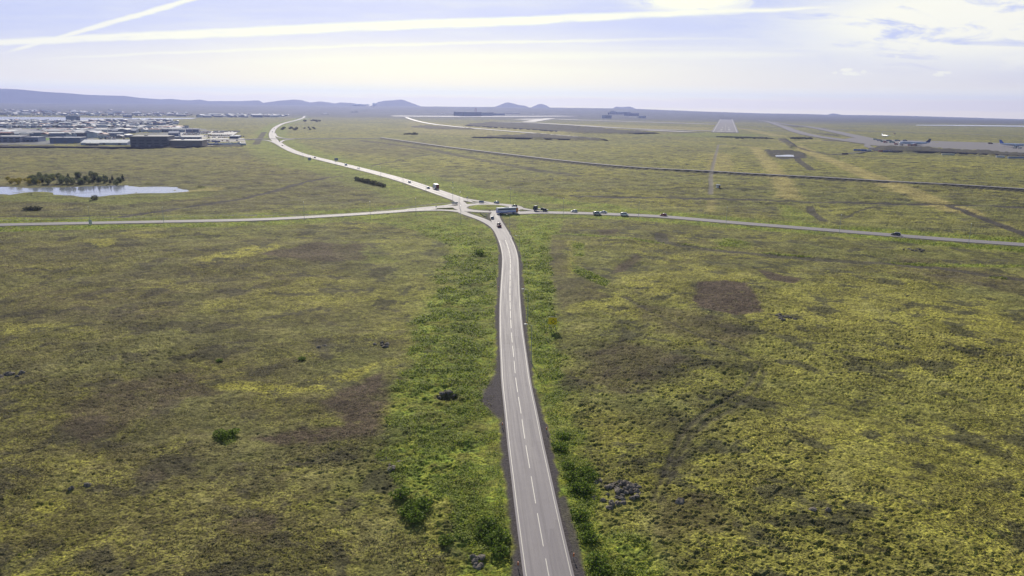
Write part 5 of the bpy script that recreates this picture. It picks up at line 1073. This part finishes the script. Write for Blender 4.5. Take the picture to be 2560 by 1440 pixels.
hall('warehouse', 280, 340, 333, 326.5, 40, wallm('steel blue', bl), roofm('grey blue sheet', (0.24, 0.27, 0.36)), 'blue grey hall above the big dark warehouse', roof='gable')
hall('warehouse', 421, 446, 341.5, 333, 30, wallm('steel blue', bl), roofm('grey blue sheet', (0.24, 0.27, 0.36)), 'square blue hall behind the right edge of the big dark warehouse', roof='gable')
hall('workshop', 465, 480, 332, 328.6, 30, wallm('grey violet', (0.2, 0.2, 0.26)), roofm('violet', (0.16, 0.17, 0.26)), 'left of two violet arched sheds above the car park', roof='arch')
hall('workshop', 482, 497, 332, 328.6, 30, wallm('grey violet', (0.2, 0.2, 0.26)), roofm('violet', (0.16, 0.17, 0.26)), 'right of two violet arched sheds above the car park', roof='arch')
hall('office', 574, 596, 346.8, 341, 60, wallm('navy', (0.06, 0.08, 0.14)), roofm('grey blue sheet', (0.16, 0.19, 0.30)), 'blue roofed building at the right end of the car park')
hall('warehouse', 422, 500, 349.8, 343, 22, wallm('grey violet', (0.2, 0.2, 0.26)), roofm('grey sheet', (0.3, 0.3, 0.36)), 'long violet grey hall behind the brown ribbed hall', win=9)
hall('shop', 376, 390, 297, 293, 20, wallm('slate dark', dg), roofm('dark membrane', dg), 'dark block standing on the far harbour shore') if False else None
hall('warehouse', 313, 330, 293.6, 288, 40, wallm('steel blue', bl), roofm('grey blue sheet', bl), 'blue block on the far harbour shore')
hall('warehouse', 272, 286, 281.5, 280, 60, wallm('white', wh), roofm('bright white', wh), 'bright white shed far beyond the harbour')
hall('warehouse', 130, 144, 282.5, 280.8, 60, wallm('white', wh), roofm('bright white', wh), 'white shed on the far left shore beyond the harbour')
# airport buildings on the skyline
hall('hangar', 1159.5, 1203, 291.3, 280, 120, wallm('hangar grey', (0.15, 0.16, 0.17)), roofm('hangar', (0.26, 0.27, 0.28)), 'long dark grey hangar, largest on the airport horizon', doors=4)
hall('hangar', 1203.4, 1234, 291, 281, 110, wallm('hangar stripe', (0.24, 0.25, 0.27)), roofm('hangar', (0.26, 0.27, 0.28)), 'paler striped hangar joined to the dark one', ribs=8)
hall('terminal', 1236, 1262, 290, 283.5, 60, wallm('grey blue', (0.2, 0.24, 0.33)), roofm('grey sheet', gy), 'low grey building right of the striped hangar', win=6)
hall('hangar', 1280, 1300, 288, 282.5, 80, wallm('navy', (0.06, 0.08, 0.14)), roofm('grey sheet', (0.4, 0.4, 0.42)), 'dark navy hangar in the middle of the airport row')
hall('shed', 1256, 1278, 289.3, 287.4, 50, wallm('white', wh), roofm('bright white', wh), 'low white shed in front of the navy hangar')
hall('shed', 1306, 1326, 286, 284.5, 60, wallm('white', wh), roofm('bright white', wh), 'white shed right of the navy hangar'); hall('shed', 1352, 1360, 286.4, 283, 40, wallm('white', wh), roofm('bright white', wh), 'small white house near the twin hills')
hall('hangar', 1543, 1578, 290.6, 283.2, 100, wallm('hangar violet', (0.13, 0.11, 0.15)), roofm('hangar', (0.24, 0.24, 0.28)), 'wide violet hangar left of the runway', roof='arch')
hall('hangar', 1575, 1597, 292.4, 283, 70, wallm('navy', (0.06, 0.08, 0.14)), roofm('grey sheet', (0.2, 0.22, 0.26)), 'dark navy hangar joined to the violet one')
hall('shed', 1579, 1593, 294, 292.3, 30, wallm('white', wh), roofm('bright white', wh), 'low white shed in front of the navy hangar by the runway'); hall('house', 1603, 1615, 296, 289.8, 30, wallm('pale blue', (0.4, 0.43, 0.5)), roofm('grey sheet', gy), 'pale blue house right of the runway hangars', win=3)
hall('office', 1511.5, 1529, 296.2, 288, 30, wallm('pale blue', (0.4, 0.43, 0.5)), roofm('grey sheet', gy), 'pale building at the foot of the control tower', win=5)
hall('shed', 1060, 1062, 288, 287, 10, wallm('white', wh), roofm('bright white', wh), 'tiny white shed left of the hangars') if False else None
for i, (x0, x1, y) in enumerate([(936, 952, 283.5), (955, 970, 283.8), (973, 990, 283.6), (993, 1010, 283.4), (1013, 1030, 283.7), (1033, 1052, 283.5), (1056, 1074, 283.6), (1078, 1098, 283.4)]):
    o = hall('barracks', x0, x1, y, y - 2.3, 60, wallm('navy', (0.06, 0.08, 0.14)), roofm('bright white', wh), 'low dark barracks with a bright roof in the long row on the horizon', roof='gable'); o['group'] = 'barracks row on the horizon'
hall('barracks', 1102, 1157, 287.5, 284, 50, wallm('grey blue', (0.2, 0.24, 0.33)), roofm('grey sheet', gy), 'long grey low building just left of the dark hangar', win=10)
hall('shed', 812, 823, 286.6, 284.8, 60, wallm('navy', bl), roofm('bright white', wh), 'dark shed with white roof right of the far highway end'); hall('tower_house', 886, 895, 284.3, 279.2, 40, wallm('slate dark', dg), roofm('bright white', wh), 'dark boxy tower with a white top on the heath horizon', 'tower')
hall('shed', 780, 806, 284.5, 282.4, 60, wallm('steel blue', bl), roofm('grey blue sheet', bl), 'blue shed behind the far highway end')
# pavement kiosk on the path, control tower, antenna
kx = hall('hut', 1793, 1800, 471, 463.4, 3.4, wallm('white', wh), roofm('grey sheet', (0.4, 0.4, 0.4)), 'small white hut standing by the gravel path', 'hut'); 
kd = MB(); kd.box(0.2, -0.1, 0, 1.2, -0.01, 2.0); kd.obj('door', mat('rust door', (0.25, 0.08, 0.05), 0.6), kx)
o = empty('control_tower', (*G(1521, 295.5), 0), 0, 'slim dark airport control tower rising above the pale building', 'tower'); d0 = math.hypot(*G(1521, 295.5)); sH = CAM_H + UV(1521, 281)[1] * G(1521, 295.5)[1]
b_ = MB(); b_.tube((0, 0, 0), (0, 0, sH * 0.72), 4.2, 3.6, 12); b_.obj('shaft', wallm('slate dark', dg), o); b_ = MB(); b_.tube((0, 0, sH * 0.72), (0, 0, sH * 0.93), 5.0, 6.6, 12); b_.obj('cab', GLASS, o); b_ = MB(); b_.tube((0, 0, sH * 0.93), (0, 0, sH), 6.8, 5.5, 12); b_.obj('roof', wallm('slate dark', dg), o)
o = empty('radar_mast', (*G(1189, 288), 0), 0, 'red lattice radar mast rising behind the dark hangar', 'mast'); yb = G(1189, 288)[1]; mh = CAM_H + UV(1189, 270)[1] * yb; b_ = MB(); RW = mat('mast red', (0.45, 0.12, 0.10), 0.6)
for sx in (-1, 1):
    for sy in (-1, 1): b_.tube((sx * 9, sy * 9, 0), (sx * 7, sy * 7, mh * 0.92), 1.0, 0.8, 4)
for k_ in range(6): z_ = mh * k_ / 6.5; b_.tube((-9, -9, z_), (9, -9, z_ + mh / 7), 0.6, 0.6, 4); b_.tube((9, -9, z_), (-9, -9, z_ + mh / 7), 0.6, 0.6, 4)
b_.obj('lattice', RW, o); b_ = MB(); b_.box(-11, -11, mh * 0.9, 11, 11, mh * 0.94); b_.tube((0, 0, mh * 0.94), (0, 0, mh), 1.2, 1.0, 8); b_.obj('platform', RW, o)

# small houses of the town: one mesh each, many copies
def small_house(L, W_, H, rh, wm, rm):
    b_ = MB(); b_.box(-L / 2, -W_ / 2, -1, L / 2, W_ / 2, H, 0)
    b_.add([(-L / 2 - .3, -W_ / 2 - .3, H), (L / 2 + .3, -W_ / 2 - .3, H), (L / 2 + .3, 0, H + rh), (-L / 2 - .3, 0, H + rh), (-L / 2 - .3, W_ / 2 + .3, H), (L / 2 + .3, W_ / 2 + .3, H)], [(0, 1, 2, 3), (3, 2, 5, 4), (0, 3, 4), (1, 5, 2)], 1)
    for k_ in range(3): x = -L / 2 + (k_ + 0.5) * L / 3; b_.box(x - 0.7, -W_ / 2 - 0.05, 1.0, x + 0.7, -W_ / 2 - 0.005, 2.3, 2)
    me = b_.make('house'); 
    for m in (wm, rm, WIN): me.materials.append(m)
    return me
HM = [small_house(13, 9, 4, 2.2, wallm(*a), roofm(*c)) for a, c in ((('white', wh), ('grey sheet', gy)), (('cream', cr), ('rust', (0.25, 0.09, 0.07))), (('grey blue', bl), ('pale sheet', (0.5, 0.48, 0.47))), (('slate dark', dg), ('bright white', wh)), (('brown grey', br), ('violet', (0.16, 0.17, 0.26))), (('white', wh), ('dark membrane', dg)))]
HM += [small_house(30, 14, 6.5, 2.0, wallm(*a), roofm(*c)) for a, c in ((('grey violet', dg), ('pale sheet', (0.5, 0.48, 0.47))), (('white', wh), ('grey blue sheet', bl)), (('steel blue', bl), ('bright white', wh)))]
def scatter(n, x0, x1, y0, y1, label, group, sc=(1, 1.5), big=0.25, inside=None):
    for i in range(n):
        px, py = random.uniform(x0, x1), random.uniform(y0, y1)
        if inside and not inside(px, py): continue
        x, y = G(px, py); o = bpy.data.objects.new('house', HM[random.randrange(6, 9) if random.random() < big else random.randrange(6)]); COL.objects.link(o)
        o.location = (x, y, 0.0); o.rotation_euler = (0, 0, random.choice((0.1, 0.2, 1.6, 1.75)) + random.uniform(-.1, .1)); s_ = random.uniform(*sc); o.scale = (s_, s_, s_ * random.uniform(0.85, 1.1)); tag(o, label, 'house', group)
scatter(85, 0, 330, 274.5, 290, 'tiny house in the hazy district beyond the harbour', 'houses beyond the harbour', (1.3, 2.2))
scatter(20, 330, 470, 280, 291, 'tiny house on the far right shore of the harbour', 'houses on the far right shore', (1.3, 2.0))
scatter(85, 0, 470, 302, 320, 'small house in the district between harbour and green field', 'houses between harbour and field', (1.0, 1.5), inside=lambda x, y: not (150 < x < 215 and y < 305) and not (x > 340 and y > 312))
scatter(45, 0, 330, 327, 349, 'small building among the long industrial halls', 'small buildings among the halls', (0.9, 1.4), inside=lambda x, y: y < 334 or x > 250 or (y < 344 and x > 100))
scatter(22, 330, 470, 318, 331, 'small building above the big dark warehouse', 'small buildings above the dark warehouse', (0.9, 1.4))
scatter(26, 500, 690, 289.5, 293.5, 'pale roof in the line of far greenhouses right of the harbour', 'far pale roofs right of the harbour', (1.2, 2.0), 0.8)
scatter(14, 1110, 1160, 283, 286, 'tiny hut left of the dark hangar', 'huts near the dark hangar', (1.2, 1.8)); scatter(24, 1330, 1510, 285, 289.5, 'small hazy house in the airport settlement', 'houses of the airport settlement', (1.4, 2.4), 0.5)
scatter(10, 800, 930, 283, 285.5, 'tiny building on the heath horizon', 'buildings on the heath horizon', (1.4, 2.2), 0.5)
# the rest of the town beyond the 300 houses above: one mass of roofs
tb = MB(); rr_ = random.Random(5); tm = [wallm('white', wh), wallm('grey blue', bl), wallm('slate dark', dg), roofm('grey sheet', gy), roofm('pale sheet', (0.5, 0.48, 0.47)), roofm('rust', (0.25, 0.09, 0.07)), roofm('bright white', wh), leaf_mat('willow leaves', (0, 0, 0), (0, 0, 0))]
def town_block(n, x0, x1, y0, y1, ok=lambda x, y: True, big=0.2):
    for i in range(n):
        px, py = rr_.uniform(x0, x1), rr_.uniform(y0, y1)
        if not ok(px, py): continue
        x, y = G(px, py); L_, W2, H_ = (rr_.uniform(22, 48), rr_.uniform(14, 26), rr_.uniform(5, 8)) if rr_.random() < big else (rr_.uniform(9, 17), rr_.uniform(8, 11), rr_.uniform(3.5, 6.5)); a = rr_.choice((0.12, 0.3, 1.7, 1.5)); c, s_ = math.cos(a), math.sin(a)
        if rr_.random() < 0.22:      # garden trees between the houses
            n_ = 7; r_ = rr_.uniform(3, 6); tb.loft([[(x + math.cos(k * 6.283 / n_) * r_ * q, y + math.sin(k * 6.283 / n_) * r_ * q * 1.4, z_) for k in range(n_)] for q, z_ in ((0.6, 0), (1, 2.5), (0.8, 4.5), (0.2, 6))], 7); continue
        def p(u_, v_, z_): return (x + u_ * c - v_ * s_, y + u_ * s_ + v_ * c, z_)
        h, g_ = L_ / 2, W2 / 2; tb.add([p(-h, -g_, -1), p(h, -g_, -1), p(h, g_, -1), p(-h, g_, -1), p(-h, -g_, H_), p(h, -g_, H_), p(h, g_, H_), p(-h, g_, H_)], [(0, 1, 5, 4), (1, 2, 6, 5), (2, 3, 7, 6), (3, 0, 4, 7)], rr_.choice((0, 0, 1, 1, 2)))
        k_ = H_ + rr_.uniform(0.8, 2.4); h += .4; g_ += .4; tb.add([p(-h, -g_, H_), p(h, -g_, H_), p(h, 0, k_), p(-h, 0, k_), p(-h, g_, H_), p(h, g_, H_)], [(0, 1, 2, 3), (3, 2, 5, 4), (0, 3, 4), (1, 5, 2)], rr_.choice((3, 3, 4, 5, 6, 3)))
town_block(330, -150, 340, 272.5, 290.3, big=0.1); town_block(110, 330, 480, 279, 290.5); town_block(420, -100, 430, 302, 320, lambda x, y: not (155 < x < 215 and y < 304) and not (x > 330 and y > 313), 0.12); town_block(110, -100, 300, 327, 334, big=0.6); town_block(60, -60, 200, 334, 342, big=0.6); town_block(60, 330, 450, 320, 331, big=0.4); town_block(70, 520, 720, 286, 292.5, big=0.7); town_block(60, 860, 1150, 281.5, 285, big=0.5); town_block(70, 1260, 1530, 284, 289.5, big=0.5)
tag(tb.obj('town_houses', tm), 'remaining houses and garden trees of the hazy town, too many to tell apart', 'houses', kind='stuff')
# light green sports field and lawn in town
sheet('sports_field', GL([(20, 324.5), (60, 321.3), (165, 321.3), (160, 325.5), (30, 326.5)]), 0.35, mat('mown turf', (0.14, 0.24, 0.03), 0.9, 0.15, 0.02, spec=0.1)); sheet('lawn', GL([(97, 349.5), (102, 346), (122, 344.5), (125, 350.5), (112, 352)]), 0.35, mat('mown turf', (0.14, 0.24, 0.03)))
sheet('town_streets', GL([(-200, 302), (420, 300.5), (455, 318), (560, 326), (612, 346), (600, 363), (330, 363), (0, 362), (-300, 363)]), 0.18, mat('town ground', (0.080, 0.085, 0.085), 0.9, 0.8, 0.02))
sheet('car_park', GL([(450, 331), (560, 326.5), (600, 327), (580, 340), (612, 347), (520, 349), (440, 341)]), 0.24, mat('car park asphalt', (0.16, 0.155, 0.16), 0.7, 0.2, 0.05)); sheet('storage_yard', GL([(506, 350), (612, 349.5), (616, 362), (508, 366)]), 0.24, mat('yard gravel', (0.22, 0.20, 0.18), 0.85, 0.25, 0.05))
# cars in the car park: compact body with glass band, one mesh each
def tiny_car(m):
    b_ = MB(); b_.loft([ringx(-2.2, 0.8, 0.4, 0.85), ringx(-1.9, 0.9, 0.25, 0.95), ringx(1.2, 0.9, 0.25, 0.92), ringx(2.1, 0.78, 0.3, 0.7)], 0); b_.loft([ringx(-1.7, 0.7, 0.9, 1.35, .1), ringx(0.2, 0.7, 0.9, 1.38, .1), ringx(0.9, 0.75, 0.85, 0.98, .05)], 1); b_.loft([ringx(-1.5, 0.66, 1.36, 1.44, .03), ringx(0.15, 0.66, 1.37, 1.46, .03)], 0)
    for x in (-1.3, 1.3): b_.tube((x, -0.92, 0.32), (x, 0.92, 0.32), 0.32, n=8, mi=2)
    me = b_.make('parked_car')
    for mm in (m, GLASS, TYRE): me.materials.append(mm)
    return me
TC = [tiny_car(PAINTS[k_]) for k_ in ('white', 'white', 'silver', 'white', 'grey', 'black', 'red', 'blue')]
def parked(px, py, rz, label, group):
    x, y = G(px, py); o = bpy.data.objects.new('parked_car', random.choice(TC)); COL.objects.link(o); o.location = (x, y, 0.26); o.rotation_euler = (0, 0, rz); o.scale = (1.25,) * 3; tag(o, label, 'parked car', group)
rowp = [(455, 500, 337.5), (458, 520, 335), (465, 560, 332.5), (500, 600, 330.2), (510, 575, 341), (520, 590, 338.5), (520, 580, 344.5), (530, 600, 328.6), (600, 612, 342)]
for (x0, x1, y) in rowp:
    a, b_ = Vector(G(x0, y)), Vector(G(x1, y)); n = int((b_ - a).length / 3.6); n = min(n, 24)
    for k_ in range(n):
        if random.random() < 0.12: continue
        parked(x0 + (x1 - x0) * (k_ + 0.5) / n, y, 1.5 + random.uniform(-.05, .05), 'tiny parked car in the rows of the big town car park', 'cars in the town car park')
for i in range(40): parked(random.uniform(245, 325), random.uniform(341, 349.5), random.uniform(0, 3), 'tiny car parked behind the white roofed hall', 'cars behind the white roofed hall')
for i in range(22): parked(random.uniform(510, 600), random.uniform(351, 361), random.uniform(0, 3), 'tiny car parked in the storage yard', 'cars in the storage yard')
b0 = None
def container(px, py, col_, L, rz, label, name='container', group=None):
    x, y = G(px, py); b_ = MB(); b_.loft([ringx(-L / 2, 1.25, 0.1, 2.7, 0.05), ringx(L / 2, 1.25, 0.1, 2.7, 0.05)])
    for k_ in range(int(L / 0.8)): xx = -L / 2 + 0.5 + k_ * 0.8; b_.box(xx - 0.1, -1.30, 0.3, xx + 0.1, -1.252, 2.5)
    b_.box(-L / 2 + 0.2, -1.0, 2.702, L / 2 - 0.2, 1.0, 2.76); o = b_.obj(name, mat('container %s' % str(col_), col_, 0.55, 0.12, 0.8)); o.location = (x, y, 0.3); o.rotation_euler = (0, 0, rz); tag(o, label, 'container', group)
container(536, 363, (0.10, 0.16, 0.33), 24, 0.1, 'long blue container at the left front of the storage yard'); container(558, 362.2, (0.5, 0.55, 0.62), 26, 0.1, 'long pale container in the middle of the storage yard'); container(584, 361.6, (0.5, 0.52, 0.55), 24, 0.1, 'long pale container at the right front of the storage yard')
container(608, 363, (0.45, 0.5, 0.6), 9, 0.1, 'short pale container at the far right corner of the yard'); container(540, 356, (0.12, 0.16, 0.40), 14, 0.1, 'deep blue container behind the long blue one')
container(2148, 377.5, (0.05, 0.12, 0.42), 18, -0.1, 'left half of the bright blue cabin row below the aircraft stand'); container(2161, 378, (0.05, 0.12, 0.42), 12, -0.1, 'right half of the bright blue cabin row below the aircraft stand'); container(2172.5, 378.4, (0.6, 0.6, 0.6), 7, -0.1, 'white cabin right of the blue cabin row')
container(2204, 380.3, (0.25, 0.06, 0.05), 10, 0, 'dark red cabin beside the dark service road'); container(2216, 380.6, (0.08, 0.10, 0.25), 12, 0, 'navy cabin beside the dark red one'); container(2227, 381, (0.15, 0.15, 0.2), 8, 0, 'grey cabin at the right of the cabin group')
container(2112, 387.5, (0.06, 0.03, 0.04), 9, 0, 'very dark red cabin left at the dark service road'); container(2370, 388.5, (0.6, 0.58, 0.5), 20, 0, 'low pale barrier row in front of the apron'); container(2500, 394.5, (0.6, 0.6, 0.6), 12, 0, 'white cabin below the right hand aircraft'); container(2540, 397, (0.2, 0.25, 0.42), 24, 0, 'blue grey cabin row at the right picture edge')

# ------------------------------------------------------------------ aircraft
def airliner(px, py, tx, ty, L, fus, tail, label, z=0.7, lift=2.0):
    a = Vector(G(px, py)); d = Vector(G(tx, ty)) - a; o = empty('airliner', (a.x, a.y, z), math.atan2(d.y, d.x), label, 'aircraft'); r_ = L * 0.048; zc = lift + r_
    def rg(x, r, z_, n=14): return [(x, r * math.cos(2 * math.pi * k_ / n), z_ + r * math.sin(2 * math.pi * k_ / n)) for k_ in range(n)]
    h = L / 2; b_ = MB(); b_.loft([rg(h, 0.15, zc - r_ * 0.25), rg(h - L * 0.03, r_ * 0.62, zc - r_ * 0.15), rg(h - L * 0.08, r_ * 0.95, zc - 0.03), rg(h - L * 0.13, r_, zc), rg(-h + L * 0.32, r_, zc), rg(-h + L * 0.15, r_ * 0.72, zc + r_ * 0.25), rg(-h, 0.25, zc + r_ * 0.7)]); b_.obj('fuselage', fus, o, True)
    def wing(nm, m, x0, c0, x1, c1, y0, y1, z0, z1, th):
        for sy in (-1, 1):
            q_ = MB(); q_.loft([[(x0, sy * y0, z0 - th / 2), (x0 - c0, sy * y0, z0 - th / 2), (x0 - c0, sy * y0, z0 + th / 4), (x0, sy * y0, z0 + th / 2)], [(x1, sy * y1, z1 - th / 6), (x1 - c1, sy * y1, z1 - th / 6), (x1 - c1, sy * y1, z1 + th / 8), (x1, sy * y1, z1 + th / 6)]]); q_.obj(nm, m, o)
    wing('wing', fus, L * 0.12, L * 0.19, -L * 0.10, L * 0.05, r_ * 0.6, L * 0.46, zc - r_ * 0.5, zc + r_ * 0.4, r_ * 0.5); wing('tailplane', fus, -h + L * 0.13, L * 0.09, -h + L * 0.02, L * 0.04, r_ * 0.3, L * 0.17, zc + r_ * 0.5, zc + r_ * 0.8, r_ * 0.2)
    q_ = MB(); th = r_ * 0.13; z0, z1 = zc + r_ * 0.7, zc + L * 0.165
    q_.loft([[(-h + L * 0.17, -th, z0), (-h + L * 0.17, th, z0), (-h + 0.8, th, z0), (-h + 0.8, -th, z0)], [(-h + L * 0.045, -th / 2, z1), (-h + L * 0.045, th / 2, z1), (-h - L * 0.02, th / 2, z1), (-h - L * 0.02, -th / 2, z1)]]); q_.obj('tail_fin', tail, o)
    for sy in (-1, 1): q_ = MB(); e = L * 0.16; q_.loft([rg(L * 0.13, r_ * 0.42, 0), rg(L * 0.11, r_ * 0.55, 0), rg(L * 0.03, r_ * 0.35, 0)]); e_ = q_.obj('engine', GALV, o, True); e_.location = (0, sy * e, zc - r_ * 0.95)
    for sy in (-1, 1): q_ = MB(); q_.box(-h + L * 0.3, sy * r_ - 0.03, zc + r_ * 0.18, h - L * 0.12, sy * r_ + 0.03, zc + r_ * 0.36); q_.obj('window_row', GLASS, o)
    q_ = MB()
    for x, y in ((L * 0.36, 0), (-L * 0.02, L * 0.06), (-L * 0.02, -L * 0.06)): q_.tube((x, y, 0), (x, y, zc - r_ * 0.6), 0.15, n=6); q_.tube((x, y - 0.25, 0.5), (x, y + 0.25, 0.5), 0.5, n=10)
    q_.obj('landing_gear', TYRE, o)
WA = mat('aircraft white', (0.85, 0.85, 0.86), 0.35, 0.04); BA = mat('aircraft pale blue', (0.62, 0.68, 0.82), 0.35, 0.04)
airliner(2212, 343.5, 2250, 346.5, 38, WA, WA, 'white airliner with a tall white tail, farthest on the apron'); airliner(2285, 364.5, 2235, 363, 55, BA, mat('tail navy', (0.02, 0.03, 0.09), 0.4), 'pale blue airliner with a dark navy tail in the middle of the apron')
airliner(2535, 368.5, 2600, 371, 52, BA, mat('tail blue', (0.05, 0.13, 0.48), 0.4), 'pale blue airliner with a bright blue tail cut by the right picture edge')
def ramp_vehicle(px, py, col_, L, label, group='service vehicles on the apron'):
    x, y = G(px, py); o = empty('service_truck', (x, y, 0.68), random.uniform(-.3, .3), label, 'service truck', group); m = mat('ramp %s' % str(col_), col_, 0.5)
    b_ = MB(); b_.loft([ringx(-L / 2, 1.3, 0.7, 3.4, 0.1), ringx(L * 0.2, 1.3, 0.7, 3.4, 0.1)]); b_.obj('body', m, o); b_ = MB(); b_.loft([ringx(L * 0.24, 1.2, 0.5, 2.6, 0.1), ringx(L / 2, 1.15, 0.5, 2.2, 0.15)]); b_.obj('cab', GLASS, o)
    for xx in (-L * 0.3, L * 0.35):
        for sy in (-1, 1): wheel(o, xx, sy * 1.1, 0.5, 0.3)
for (x, y, c_, L, l) in [(2188, 350.5, (0.10, 0.20, 0.18), 9, 'teal service truck left of the equipment crowd'), (2198, 353, (0.12, 0.14, 0.25), 11, 'navy service truck in the equipment crowd'), (2208, 356, (0.08, 0.18, 0.16), 12, 'dark teal tanker in the equipment crowd'), (2213, 358, (0.35, 0.10, 0.08), 8, 'red service truck in the equipment crowd'),
                         (2222, 354, (0.08, 0.12, 0.2), 12, 'navy loader behind the teal one'), (2230, 358, (0.06, 0.2, 0.18), 12, 'teal loader right of the red truck'), (2243, 353.5, (0.15, 0.22, 0.3), 12, 'blue grey loader behind the airliner nose'), (2262, 353.5, (0.1, 0.13, 0.2), 9, 'dark truck behind the navy tailed airliner'), (2240, 363, (0.4, 0.12, 0.08), 7, 'red baggage truck left of the airliner nose'),
                         (2252, 364.8, (0.55, 0.55, 0.55), 6, 'white stair truck at the airliner nose'), (2275, 366, (0.35, 0.15, 0.1), 9, 'rust red belt loader under the airliner'), (2287, 365.6, (0.3, 0.12, 0.1), 7, 'second rust red loader under the airliner'), (2476, 361, (0.12, 0.05, 0.05), 10, 'very dark truck left of the blue tail'), (2536, 372, (0.6, 0.6, 0.55), 7, 'white stair truck below the right aircraft'), (2549, 372.6, (0.6, 0.6, 0.55), 6, 'second white stair truck at the right edge'), (2236, 336, (0.6, 0.4, 0.3), 6, 'tiny orange truck right of the white airliner')]: ramp_vehicle(x, y, c_, L, l)
# white steam plumes of the power plant in front of the hills
ST = mat('steam', (0.9, 0.9, 0.9), 1.0, 0.03, spec=0.0)
for i, (x, y, w_, h_) in enumerate([(885, 262.8, 60, 9), (897, 262.2, 90, 12), (912, 262.6, 70, 9), (936, 261.5, 30, 22)]):
    dr_ = ray(x, y); k_ = 10800 / dr_.y; bm = bmesh.new(); bmesh.ops.create_icosphere(bm, subdivisions=3, radius=1)
    for v in bm.verts: n = v.co.copy(); f_ = 1 + 0.3 * math.sin(5 * n.x + i) * math.cos(6 * n.z + 2 * i) + 0.12 * math.sin(13 * n.x + 9 * n.y); v.co = Vector((n.x * w_ * f_, n.y * 30 * f_, n.z * h_ * f_ * (1 + 0.5 * n.x if i < 3 else 1)))
    me = bpy.data.meshes.new('steam_plume'); bm.to_mesh(me); bm.free(); me.polygons.foreach_set('use_smooth', [True] * len(me.polygons)); o = link('steam_plume', me, ST); o.location = (dr_.x * k_, dr_.y * k_, CAM_H + dr_.z * k_)
    tag(o, ('leftmost small steam puff in front of the hills', 'widest steam puff in front of the hills', 'third steam puff, just left of the upright one', 'upright white steam plume at the foot of the broad hill')[i], 'steam plume', 'steam plumes before the hills')

# ------------------------------------------------------------------ haze
hz_ = MB(); hz_.box(-19000, -1200, -150, 19000, 14300, 360); ho = bpy.data.materials.new('haze air'); ho.use_nodes = True; tt = NT(ho.node_tree); tt.n.clear()
mo = tt.node('ShaderNodeOutputMaterial'); pv = tt.node('ShaderNodeVolumePrincipled'); pv.inputs['Color'].default_value = (0.47, 0.55, 1.0, 1); pv.inputs['Density'].default_value = 0.6e-4; pv.inputs['Anisotropy'].default_value = 0.35
tt.l.new(pv.outputs[0], mo.inputs['Volume']); o = hz_.obj('haze', ho); tag(o, kind='stuff')
S.cycles.volume_bounces = 0; S.cycles.max_bounces = 6
